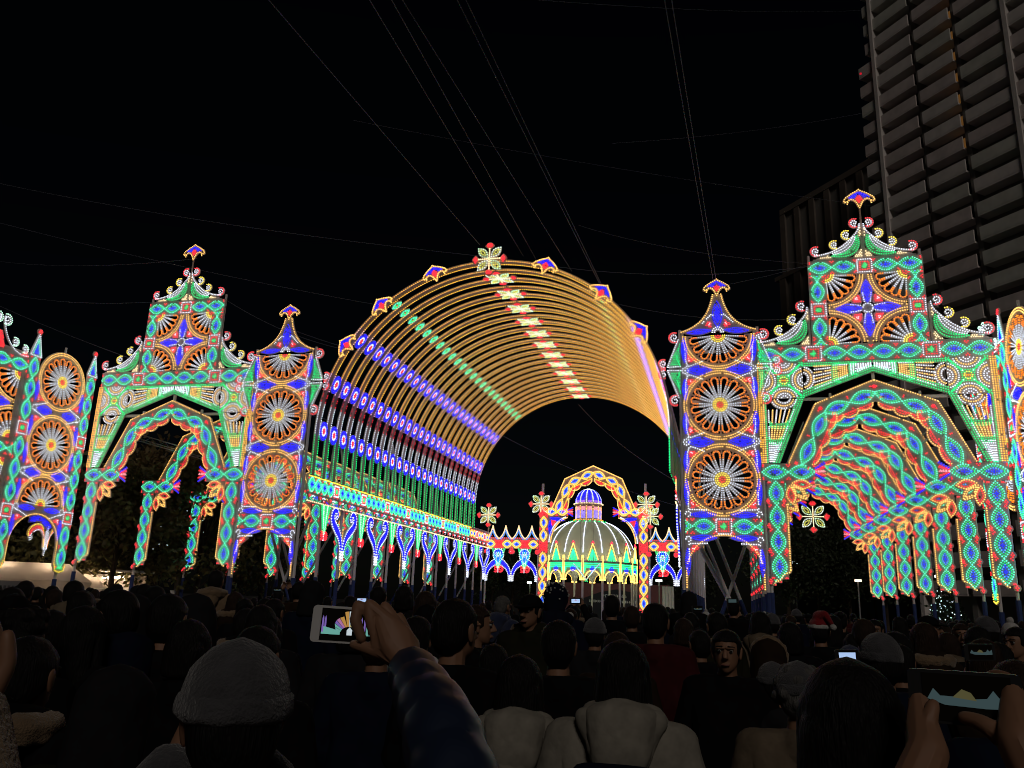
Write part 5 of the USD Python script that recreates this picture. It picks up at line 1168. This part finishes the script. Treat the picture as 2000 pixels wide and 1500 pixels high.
SCREEN_B = [([(-.9, -.1), (-.75, .35), (-.6, .05), (-.2, .05), (.2, .0), (.45, .05), (.6, .4), (.72, .1), (.95, .35), (.95, -.35), (.4, -.38), (-.5, -.33)], 'scr_dim'), ([(-.32, .02), (-.1, .38), (.1, .25), (.22, -.08)], 'scr_dimgold')]
SCREEN_C = [([(-.95, -.7), (.95, -.7), (.95, .8), (-.95, .8)], 'scr_blue'), ([(-.3, .2), (.3, .2), (0, .7)], 'scr_pink')]

def stand(px, py, w, label, rz=0.0, dz=0.0, **k):
    """someone whose head shows at a place of the photograph, w pixels wide: from the size follow the distance and the height"""
    D = 1600*.196/w; p = at_depth(px, py, D); H = float(np.clip(p[2]+dz, 1.15, 2.02))
    look_at = math.atan2(-p[0]+X0*.45, 40.0)*0.9 if rz is None else rz
    return person(label, (p[0], p[1], p[2]-H if p[2] > 2.02 else 0.0), look_at, H, **k), p, D
A0 = math.radians(12)          # most people face the tunnel
B_ = dict(coat=('plain', 'coat_black'))
near = [
 # px, py(top), width, label, heading, kwargs
 (470, 1283, 206, 'person in a grey knitted beanie and dark red scarf, large at the lower left', 36, dict(hat='beanie_grey', coat=('plain', 'knit_grey'), scarf='knit_red', pose='phone')),
 (236, 1158, 74, 'dark-haired person with the face in profile below the lit stall', 80, dict(face=True, coat=('hood', 'coat_navy'))),
 (332, 1166, 74, 'person with full black hair seen from behind left of the face in profile', 10, B_),
 (383, 1172, 66, 'person in a dark blue hood turned left, below the left gate', 75, dict(hat='hood_up', coat=('plain', 'coat_navy'), face=True)),
 (372, 1216, 82, 'person with a rounded black haircut in the left crowd, behind the grey beanie', 8, dict(hair=('bob', 'hair_black'))),
 (50, 1196, 84, 'person with bushy black hair at the left edge of the crowd', 12, dict(hair=('spiky', 'hair_black'))),
 (104, 1197, 66, 'person with short black hair, second from the left edge of the crowd', 15, B_),
 (60, 1252, 112, 'person in a black coat with a beige collar at the left, head down', 10, dict(coat=('fur', 'coat_black'))),
 (168, 1190, 78, 'person with long black hair left of the face in profile', 8, dict(hair=('long', 'hair_black'))),
 (232, 1322, 128, 'person in a dark hood low in the left crowd beside the big grey beanie', 12, dict(hat='hood_up', coat=('plain', 'coat_olive'))),
 (424, 1116, 27, 'tall person in a tan fur-hooded coat standing out above the crowd before the left gate', 10, dict(coat=('fur', 'fur_tan'), hair=('short', 'hair_black'))),
 (612, 1141, 37, 'person in a dark navy hood before the left arcade wall, left of the lit phone', 0, dict(hat='hood_up', coat=('plain', 'coat_navy'))),
 (585, 1138, 26, 'short-haired person right beside the foot of the left rosette pillar', 10, dict(face=False, coat=('plain', 'coat_brown'))),
 (483, 1192, 52, 'person with a fluffy hood collar left of the lit phone', 8, dict(coat=('fur', 'coat_black'))),
 (530, 1206, 50, 'person with a face turned to the viewer left of the lit phone', 190, dict(face=True, hair=('bob', 'hair_black'))),
 (890, 1176, 92, 'tall person with thick black hair and a visible ear right of the raised hand', -25, dict(coat=('plain', 'coat_black'))),
 (930, 1186, 60, 'person seen in profile just right of the tall black-haired one', -75, dict(face=True, hair=('short', 'hair_brown'))),
 (982, 1166, 31, 'grey-haired person in a blue peaked hood near the far arch', -30, dict(hair=('short', 'hair_grey'), coat=('hood', 'knit_blue'))),
 (1037, 1164, 50, 'person in a cap facing the viewer, before the domed pavilion', 165, dict(hat='cap', face=True, coat=('fur', 'coat_olive'))),
 (1086, 1148, 42, 'child in a dark hat with white dots lifted above the crowd before the dome', 5, dict(hat='dotted', coat=('hood', 'coat_navy'))),
 (1092, 1217, 80, 'person with a big round head of black hair below the dotted hat', 5, B_),
 (1162, 1213, 46, 'person in a pointed light grey knitted hat below the domed pavilion', 4, dict(hat='beanie_grey', coat=('plain', 'coat_charcoal'))),
 (1195, 1165, 33, 'person with short dark hair below the right side of the dome', 2, B_),
 (1234, 1186, 36, 'brown-haired person below the right post of the far arch', 0, dict(hair=('short', 'hair_brown'))),
 (1280, 1182, 56, 'tall short-haired person in a dark red jacket, ear showing, left of the right pillar', -10, dict(coat=('plain', 'coat_wine'))),
 (1015, 1286, 104, 'person with long black hair over a cream hooded coat in front', 6, dict(hair=('long', 'hair_black'), coat=('hood', 'coat_cream'))),
 (1216, 1258, 112, 'person with long dark hair, cream hood over a navy jacket and a backpack, in front', 2, dict(hair=('long', 'hair_black'), coat=('hood', 'coat_cream'), backpack=True)),
 (1205, 1238, 62, 'person with long brown hair behind the cream hood and backpack', 0, dict(hair=('longer', 'hair_brown'), coat=('plain', 'coat_brown'))),
 (965, 1262, 70, 'person in a black fur-collared coat behind the cream coats', 6, dict(coat=('fur', 'coat_black'))),
 (1418, 1234, 66, 'man with short dark hair and a moustache facing the viewer in the right crowd', 176, dict(face=True, coat=('plain', 'coat_black'))),
 (1484, 1197, 40, 'person with long dark hair and a pale collar right of the pillar foot', 0, dict(hair=('long', 'hair_black'), coat=('hood', 'coat_beige'))),
 (1335, 1210, 40, 'person with brown bobbed hair below the right pillar', 0, dict(hair=('bob', 'hair_brown'))),
 (1365, 1232, 36, 'person in a dark hood below the right pillar', 0, dict(hat='hood_up', coat=('plain', 'coat_black'))),
 (1542, 1218, 46, 'person with straight black hair before the right gate', -4, dict(hair=('bob', 'hair_black'))),
 (1600, 1208, 40, 'person in a red hat with a white trim before the right gallery', -6, dict(hat='santa', coat=('plain', 'coat_black'))),
 (1508, 1302, 66, 'person in a plain grey beanie in front of the right crowd', -4, dict(hat='beanie_grey', coat=('plain', 'coat_charcoal'))),
 (1558, 1306, 92, 'person in a fluffy dark grey hat next to the plain grey beanie', -5, dict(hair=('spiky', 'hair_grey'), hat='beanie_grey', coat=('plain', 'coat_beige'))),
 (1655, 1302, 190, 'person with a large black head of hair close in front at the right', -8, dict(hair=('bob', 'hair_black'), coat=('plain', 'coat_black'))),
 (1500, 1258, 62, 'person in an olive fur hood behind the grey beanies', -3, dict(hat='hood_fur', coat=('plain', 'coat_olive'))),
 (1707, 1212, 32, 'bright-faced person looking this way below the gallery columns', 170, dict(face=True, coat=('plain', 'coat_black'))),
 (1748, 1238, 58, 'person with long dark hair, one cheek lit, before the gallery columns', -40, dict(hair=('long', 'hair_black'), face=True)),
 (1812, 1205, 33, 'person in a cap with a lit face below the third gallery column', -120, dict(hat='cap', face=True)),
 (1850, 1238, 40, 'brown-haired person with a pale hood at the right', -5, dict(hair=('bob', 'hair_brown'), coat=('hood', 'coat_beige'))),
 (1876, 1220, 32, 'person with a fringe facing the viewer at the right', 172, dict(hair=('bob', 'hair_brown'), face=True)),
 (1920, 1252, 62, 'person with long hair holding a phone at the right edge', -10, dict(hair=('longer', 'hair_brown'), pose='phone', coat=('plain', 'coat_brown'))),
 (1984, 1228, 42, 'person with a warm lit face at the right edge of the picture', 130, dict(face=True, coat=('plain', 'coat_brown'))),
 (1660, 1268, 52, 'person under a purple-blue hat lifting a small lit phone', -6, dict(hat='beanie_blue', pose='phone')),
 (1640, 1196, 27, 'person with a bun below the flower light', -4, dict(hair=('bun', 'hair_black'))),
 (1345, 1160, 24, 'person in a big dark hat at the foot of the right pillar', 0, dict(hat='hood_up', pose='phone')),
 (1432, 1172, 24, 'person lifting a phone with both hands under the right pillar', -3, dict(pose='phone')),
 (1122, 1185, 26, 'person whose phone screen shines bright before the dome', 2, dict(pose='high')),
 (545, 1152, 20, 'person lifting a dark phone below the left pillar', 8, dict(pose='high')),
 (1755, 1262, 60, 'person with short black hair before the man in the cap', -8, B_),
 (740, 1148, 34, 'person with black hair above the raised hand', 6, B_),
 (790, 1146, 34, 'person with bobbed hair right above the raised hand', 6, dict(hair=('bob', 'hair_black'))),
 (832, 1158, 44, 'person with long brown hair right of the raised hand', 5, dict(hair=('long', 'hair_brown'))),
 (815, 1208, 70, 'person in a pale hood right behind the raised hand', 4, dict(hair=('short', 'hair_black'), coat=('hood', 'knit_white'))),
]
taken = []
for px, py, w, lab, hd, kw in near:
    T, p, D = stand(px, py, w, lab, math.radians(hd), **kw); taken.append((p[0], p[1], D))
# ------------------------------------------------------------------ hands and phones in front
def limb_hand(pts, name_thing, label, sleeve, sleeve_pts, body_pts=None):
    pass
def quilted(pts, rads, n_ring=9):
    """a puffer sleeve: bulges between its seams"""
    P = []; pts = [np.asarray(p, float) for p in pts]
    c = np.vstack(pts); L = np.concatenate([[0], np.cumsum(np.linalg.norm(np.diff(c, axis=0), axis=1))]); t = np.linspace(0, L[-1], n_ring+1)
    q = np.stack([np.interp(t, L, c[:, k]) for k in range(3)], 1); r = np.interp(t, L, rads)
    for k in range(n_ring):
        a, b = q[k], q[k+1]; m = (a+b)/2; rr = (r[k]+r[k+1])/2
        P.append(hull((a+(b-a)*.04, r[k]*.93), (a+(m-a)*.5, rr*1.0), (m, rr*1.03), (b+(m-b)*.5, rr*1.0), (b-(b-a)*.04, r[k+1]*.93)))
    return fuse(P)
# the phone and the hand that lifts it, left of the middle
D1 = 1.86
def W1(px, py, d=0.0): return at_depth(px, py, D1+d)
pc = W1(676, 1221, .02); rt = W1(740, 1226, .02)-W1(620, 1218, .02); up1 = W1(676, 1195, .02)-W1(676, 1250, .02)
phone('white-edged phone in a raised hand, its screen showing the tunnel of lights', pc, rt, up1, .142, .072, fan_screen(), 'phone_white')
owner_xy = at_depth(900, 1600, 1.50)
T = thing('person', 'person in a quilted navy jacket whose raised hand holds the white-edged phone', 'person')
wr = W1(797, 1296, -.06); P = []
K = [W1(742, 1204, -.03), W1(766, 1218, -.04), W1(790, 1238, -.045), W1(806, 1258, -.04)]
P.append(hull((wr, (.030, .030, .030)), (W1(765, 1262, -.05), .026), (K[0], .017), (K[1], .017), (K[2], .016)))
P.append(hull((wr, .028), (K[2], .016), (K[3], .015)))
P.append(hull((wr, .026), (W1(742, 1262, -.03), .022), (K[0], .016)))
fing = [[K[0], W1(700, 1184, -.02), W1(694, 1212, -.025), W1(706, 1246, -.025)], [K[1], W1(722, 1182, -.03), W1(724, 1212, -.035), W1(733, 1246, -.035)],
        [K[2], W1(752, 1186, -.02), W1(745, 1206, -.01), W1(752, 1228, .01)], [K[3], W1(780, 1206, -.02), W1(770, 1216, 0), W1(768, 1232, .015)]]
for f, r in zip(fing, (.0125, .0125, .0118, .0105)):
    for a, b, r0, r1 in zip(f[:-1], f[1:], (r*1.12, r*1.05, r), (r*1.05, r, r*.86)): P.append(hull((a, r0), (b, r1)))
th = [W1(768, 1280, -.04), W1(738, 1272, -.035), W1(712, 1264, -.02), W1(692, 1259, -.005)]
for a, b, r0, r1 in zip(th[:-1], th[1:], (.019, .0145, .0125), (.0145, .0125, .0105)): P.append(hull((a, r0), (b, r1)))
elbow = at_depth(862, 1425, 1.50); shoulder = at_depth(1030, 2090, 1.08)
P.append(hull((wr, .030), (wr+(elbow-wr)*.3, .037))); P.append(hull((wr+(elbow-wr)*.3, .037), (elbow, .048))); P.append(hull((elbow, .05), (shoulder, .058)))
g = shoulder[2]/1.375; sc_ = g; O_ = np.array([shoulder[0]-.19, shoulder[1]+.0, 0.])
def Q(x, y, z): return O_+np.array([x, y, z])*[1, 1, g]
hc = Q(0, .01, 1.56)
P += [hull((hc+[0, -.005, .025], (.076, .093, .088)), (hc+[0, .02, -.045], (.062, .070, .062)), (hc+[0, .052, -.088], (.03, .03, .02))), hull((hc+[0, .10, .0], .012), (hc+[0, .112, -.02], .013)), hull((hc+[0, -.01, -.07], .052), (Q(0, -.01, 1.40), .06))]
P += [hull((hc+[s*.08, 0, 0], (.01, .018, .03)), (hc+[s*.072, 0, 0], .015)) for s in (-1, 1)]
P += [hull(*[(Q(s*.15, 0, 1.375), .06) for s in (-1, 1)], *[(Q(s*.09, 0, .95), (.09, .10, .1)) for s in (-1, 1)]), hull((Q(-.185, 0, 1.37), .055), (Q(-.25, .02, 1.1), .043)), hull((Q(-.25, .02, 1.1), .043), (Q(-.16, .18, 1.0), .03))]
for s in (-1, 1): P += [hull((Q(s*.09, 0, .92), .088), (Q(s*.1, .01, .5), .058)), hull((Q(s*.1, .01, .5), .056), (Q(s*.1, -.015, .09), .04)), hull((Q(s*.1, -.02, .045), .038), (Q(s*.115, .13, .03), (.038, .05, .026)))]
P += hand_parts(Q(-.16, .18, 1.0), np.array([.4, .8, -.3]), -1, np.array([.2, .2, 1.]))
obj('body', finish(fuse(P), .009, 6), SKIN, T, True)
J = [quilted([wr+(elbow-wr)*.10, elbow, shoulder], (.050, .070, .088), 9), hull(*[(Q(s*.15, 0, 1.37), .09) for s in (-1, 1)], *[(Q(s*.09, 0, 1.1), (.14, .15, .1)) for s in (-1, 1)]), hull(*[(Q(s*.09, 0, 1.1), (.14, .15, .1)) for s in (-1, 1)], *[(Q(s*.09, 0, .8), (.13, .15, .05)) for s in (-1, 1)]), quilted([Q(-.185, 0, 1.37), Q(-.25, .02, 1.1), Q(-.18, .15, 1.02)], (.09, .08, .05), 7)]
obj('quilted_jacket', finish(fuse(J), .018, 3), 'puffer_navy', T, True)
obj('trousers', trousers_mesh().copy().apply_translation(O_), 'trousers', T, True)
for s in (-1, 1): obj('shoe', shoe_mesh(s).copy().apply_translation(O_), 'shoe', T, True)
obj('hair', hair_mesh('short').copy().apply_translation(hc-HC), 'hair_grey', T, True)
taken.append((O_[0], O_[1], 1.3))
# the phone in two hands at the lower right
D2 = 1.50
def W2(px, py, d=0.0): return at_depth(px, py, D2+d)
rt = W2(1962, 1372)-W2(1806, 1360); up2 = W2(1884, 1325)-W2(1884, 1405)
phone('dim-screened phone in two hands at the lower right corner', W2(1884, 1364), rt, up2, .150, .074, SCREEN_B)
T = thing('person', 'person at the lower right corner holding the dim-screened phone in both hands', 'person')
P = []
wl, wr_ = W2(1812, 1470, -.05), W2(1990, 1452, -.05)
def grip(w, K, F, th_, r=.011):
    P.append(hull((w, .030), *[(k, .016) for k in K], ((w+K[1])/2, .026)))
    for f in F:
        for a, b, s0, s1 in zip(f[:-1], f[1:], (1.1, 1.0, .92), (1.0, .92, .8)): P.append(hull((a, r*s0), (b, r*s1)))
    for a, b, s0, s1 in zip(th_[:-1], th_[1:], (1.6, 1.25, 1.05), (1.25, 1.05, .9)): P.append(hull((a, r*s0), (b, r*s1)))
grip(wl, [W2(1796, 1368, .01), W2(1794, 1386, .01), W2(1794, 1404, .01), W2(1798, 1420, .0)],
     [[W2(1796, 1368, .01), W2(1799, 1338, .03), W2(1820, 1330, .045), W2(1842, 1336, .045)], [W2(1794, 1386, .01), W2(1792, 1366, .035), W2(1812, 1360, .05), W2(1836, 1362, .05)], [W2(1794, 1404, .01), W2(1793, 1390, .035), W2(1812, 1384, .05), W2(1834, 1386, .05)], [W2(1798, 1420, .0), W2(1800, 1408, .03), W2(1816, 1404, .045), W2(1832, 1404, .045)]],
     [W2(1808, 1440, -.03), W2(1812, 1414, -.03), W2(1818, 1394, -.025), W2(1822, 1378, -.018)])
grip(wr_, [W2(1978, 1352, .01), W2(1982, 1374, .01), W2(1982, 1396, .01), W2(1976, 1416, .0)],
     [[W2(1978, 1352, .01), W2(1966, 1326, .02), W2(1944, 1320, .035), W2(1922, 1328, .045)], [W2(1982, 1374, .01), W2(1982, 1352, .035), W2(1958, 1348, .05), W2(1934, 1352, .05)], [W2(1982, 1396, .01), W2(1984, 1378, .035), W2(1960, 1374, .05), W2(1938, 1376, .05)], [W2(1976, 1416, .0), W2(1974, 1404, .03), W2(1956, 1398, .045), W2(1938, 1398, .045)]],
     [W2(1960, 1440, -.03), W2(1932, 1420, -.03), W2(1908, 1408, -.022), W2(1884, 1402, -.012)])
O2 = np.array([*at_depth(1905, 1500, 1.02)[:2], 0.]); 
def Q2(x, y, z): return O2+np.array([x, y, z])
el, er = Q2(-.26, .12, 1.06), Q2(.26, .12, 1.06)
P += [hull((wl, .030), (el, .045)), hull((wr_, .030), (er, .045)), hull((el, .045), (Q2(-.17, 0, 1.22), .055)), hull((er, .045), (Q2(.17, 0, 1.22), .055))]
hc = Q2(0, .01, 1.37)
P += [hull((hc+[0, -.005, .025], (.076, .093, .088)), (hc+[0, .02, -.045], (.062, .070, .062)), (hc+[0, .052, -.088], (.03, .03, .02))), hull((hc+[0, .10, 0], .012), (hc+[0, .112, -.02], .013)), hull((hc+[0, -.01, -.07], .052), (Q2(0, -.01, 1.22), .06)),
      hull(*[(Q2(s*.15, 0, 1.21), .06) for s in (-1, 1)], *[(Q2(s*.09, 0, .85), (.09, .10, .1)) for s in (-1, 1)])]
for s in (-1, 1): P += [hull((Q2(s*.09, 0, .82), .088), (Q2(s*.1, .01, .45), .058)), hull((Q2(s*.1, .01, .45), .056), (Q2(s*.1, -.015, .09), .04)), hull((Q2(s*.1, -.02, .045), .038), (Q2(s*.115, .13, .03), (.038, .05, .026)))]
obj('body', finish(fuse(P), .009, 6), SKIN, T, True)
obj('coat', finish(fuse([hull((wl+(el-wl)*.25, .045), (el, .07)), hull((wr_+(er-wr_)*.25, .045), (er, .07)), hull((el, .07), (Q2(-.17, 0, 1.22), .08)), hull((er, .07), (Q2(.17, 0, 1.22), .08)), hull(*[(Q2(s*.15, 0, 1.2), .08) for s in (-1, 1)], *[(Q2(s*.09, 0, .7), (.13, .15, .05)) for s in (-1, 1)])]), .03, 4, .005, 10), 'coat_brown', T, True)
obj('hair', hair_mesh('short').copy().apply_translation(hc-HC), 'hair_black', T, True); obj('trousers', trousers_mesh().copy().apply_translation(O2-[0, 0, .06]), 'trousers', T, True)
for s in (-1, 1): obj('shoe', shoe_mesh(s).copy().apply_translation(O2), 'shoe', T, True)
taken.append((O2[0], O2[1], 1.0))
# the raised sleeve at the left edge
T = thing('person', 'person at the left edge of whom only a raised tan sleeve and hand show', 'person')
e0, w0, s0 = at_depth(-85, 1610, 1.25), at_depth(-62, 1410, 1.32), at_depth(-230, 1690, 1.2); P = [hull((w0, .03), (e0, .045)), hull((e0, .045), (s0, .055))]; P += hand_parts(w0, w0-e0, -1, np.array([.5, .2, .3]))
O3 = np.array([s0[0]-.18, s0[1], 0.]); z0 = s0[2]
def Q3(x, y, z): return O3+np.array([x, y, z])
hc = Q3(0, .01, z0+.2)
P += [hull((hc+[0, -.005, .025], (.076, .093, .088)), (hc+[0, .02, -.045], (.062, .07, .062)), (hc+[0, .052, -.088], (.03, .03, .02))), hull((hc+[0, -.01, -.07], .052), (Q3(0, -.01, z0+.02), .06)), hull(*[(Q3(s*.15, 0, z0), .06) for s in (-1, 1)], *[(Q3(s*.09, 0, .9), (.09, .1, .1)) for s in (-1, 1)]), hull((Q3(-.18, 0, z0), .055), (Q3(-.25, 0, z0-.27), .043)), hull((Q3(-.25, 0, z0-.27), .043), (Q3(-.2, .15, z0-.4), .03))]
P += hand_parts(Q3(-.2, .15, z0-.4), np.array([0, .6, -.8]), -1, np.array([.3, .3, 1.]))
for s in (-1, 1): P += [hull((Q3(s*.09, 0, .9), .088), (Q3(s*.1, .01, .5), .058)), hull((Q3(s*.1, .01, .5), .056), (Q3(s*.1, -.015, .09), .04)), hull((Q3(s*.1, -.02, .045), .038), (Q3(s*.115, .13, .03), (.038, .05, .026)))]
obj('body', finish(fuse(P), .012, 5), SKIN, T, True)
obj('coat', finish(fuse([hull((w0+(e0-w0)*.02, .048), (e0, .075)), hull((e0, .075), (s0, .085)), hull(*[(Q3(s*.15, 0, z0), .08) for s in (-1, 1)], *[(Q3(s*.09, 0, .75), (.13, .15, .05)) for s in (-1, 1)]), hull((Q3(-.18, 0, z0), .08), (Q3(-.25, 0, z0-.27), .07)), hull((Q3(-.25, 0, z0-.27), .07), (Q3(-.21, .13, z0-.38), .05))]), .02, 4, .007, 14), 'fur_tan', T, True)
obj('hair', hair_mesh('short').copy().apply_translation(hc-HC), 'hair_black', T, True); obj('trousers', trousers_mesh().copy().apply_translation(O3), 'trousers', T, True)
for s in (-1, 1): obj('shoe', shoe_mesh(s).copy().apply_translation(O3), 'shoe', T, True)
taken.append((O3[0], O3[1], 1.2))
# small lit phones further off
for px, py, D, w, scr, lab in ((1124, 1174, 11.5, .15, SCREEN_C, 'bright little phone screen below the domed pavilion'), (1654, 1282, 5.6, .14, [([(-.9, -.6), (.9, -.6), (.9, .7), (-.9, .7)], 'scr_blue')], 'small blue-white phone screen low in the right crowd'), (1914, 1274, 4.6, .14, SCREEN_B, 'dim phone screen held up near the right edge'), (1362, 1189, 12.0, .15, SCREEN_B, 'small phone raised at the foot of the right pillar'), (541, 1152, 14, .15, SCREEN_B, 'small dark phone raised below the left rosette pillar'), (1430, 1174, 12.2, .15, [([(-.9, -.6), (.9, -.6), (.9, .7), (-.9, .7)], 'scr_dim')], 'small grey phone raised under the right pillar'), (706, 1173, 5.2, .07, SCREEN_C, 'tiny bright screen just above the raised hand')):
    p = at_depth(px, py, D); phone(lab, p, RT-[0, 0, 0], np.array([0, 0, 1.]), w, w*.5, scr)

# ------------------------------------------------------------------ the crowd
rg = np.random.default_rng(21)
KINDS = [('short-haired person in black', dict()), ('bob-haired person', dict(hair=('bob', 'hair_black'), coat=('plain', 'coat_charcoal'))), ('long-haired person', dict(hair=('long', 'hair_black'))), ('brown-haired person', dict(hair=('short', 'hair_brown'), coat=('plain', 'coat_navy'))),
         ('dark-hooded person', dict(hat='hood_up', coat=('plain', 'coat_charcoal'))), ('person in grey beanie', dict(hat='beanie_grey', coat=('plain', 'coat_navy'))), ('person in black beanie', dict(hat='beanie_black')), ('long brown-haired person', dict(hair=('long', 'hair_brown'), coat=('fur', 'coat_brown'))),
         ('person in white bobble hat', dict(hat='beanie_white', coat=('plain', 'coat_charcoal'))), ('person with fur collar', dict(coat=('fur', 'coat_olive'))), ('person with pale hood', dict(hair=('short', 'hair_black'), coat=('hood', 'coat_beige'))), ('person lifting both hands', dict(pose='high')), ('person with hair bun', dict(hair=('bun', 'hair_black'), coat=('plain', 'coat_wine'))), ('person in black cap', dict(hat='cap'))]
WT = np.array([22, 12, 12, 10, 7, 5, 6, 6, 2, 4, 3, 0, 3, 4], float); WT /= WT.sum()
spots = []; pts = [(a, b) for a, b, _ in taken]
def free(x, y, d):
    return all((x-a)**2+(y-b)**2 > d*d for a, b in pts)
tries = 0
while len(spots) < 236 and tries < 60000:
    tries += 1
    u = rg.uniform(0, 1); D = 2.2+26*u**1.1; px = rg.uniform(-60, 2060); v = ray(px, 1180); h = v[:2]/np.linalg.norm(v[:2]); x, y = h*D
    if y > 28.3 or x < X0-GX-3 or x > X0+GX+3.3 or not free(x, y, .47 if D < 9 else .60): continue
    if D < 3.0 or (D < 4.2 and rg.uniform() < .4): continue
    H = float(np.clip(rg.normal(1.645, .06), 1.50, 1.78))
    if D < 8: H = min(H, 1.50+.024*D)
    pts.append((x, y)); spots.append((px, x, y, D, H, int(rg.choice(len(KINDS), p=WT)), math.radians(12+rg.normal(0, 14)-8*(px-1000)/1000)))
ZONES = [(0, 170, 'below the tents'), (170, 470, 'before the left gate'), (470, 620, 'before the left rosette pillar'), (620, 930, 'before the left arcade wall'), (930, 1270, 'before the domed pavilion'), (1270, 1500, 'before the right rosette pillar'), (1500, 1720, 'before the flower light'), (1720, 2300, 'before the right gallery columns'), (-400, 0, 'at the left edge')]
def zone(px): return next(n for a, b, n in ZONES if a <= px < b)
def row(D): return 'close by' if D < 5.5 else 'mid-crowd' if D < 12 else 'far back' if D < 20 else 'farthest back'
cnt = {}; bags = {}
for s in spots: bags.setdefault((s[5], zone(s[0]), row(s[3])), []).append(s)
NTH = ['leftmost', 'second from left', 'third from left', 'fourth from left', 'fifth from left', 'sixth from left', 'seventh from left', 'eighth from left']
protos = {}
for (k, zn, rw), ss_ in sorted(bags.items()):
    ss_.sort()
    for i, (px, x, y, D, H, _, rz) in enumerate(ss_):
        lab = f'{KINDS[k][0]}, {rw} {zn}' + (f', {NTH[min(i, 7)]}' if len(ss_) > 1 else '')
        if k not in protos: protos[k] = person(lab, (x, y, 0), rz, H, group='people in the dark crowd', **KINDS[k][1]).GetPrim()
        else: dup(protos[k], lab, (x, y, 0), rz, 'people in the dark crowd', H/1.70)
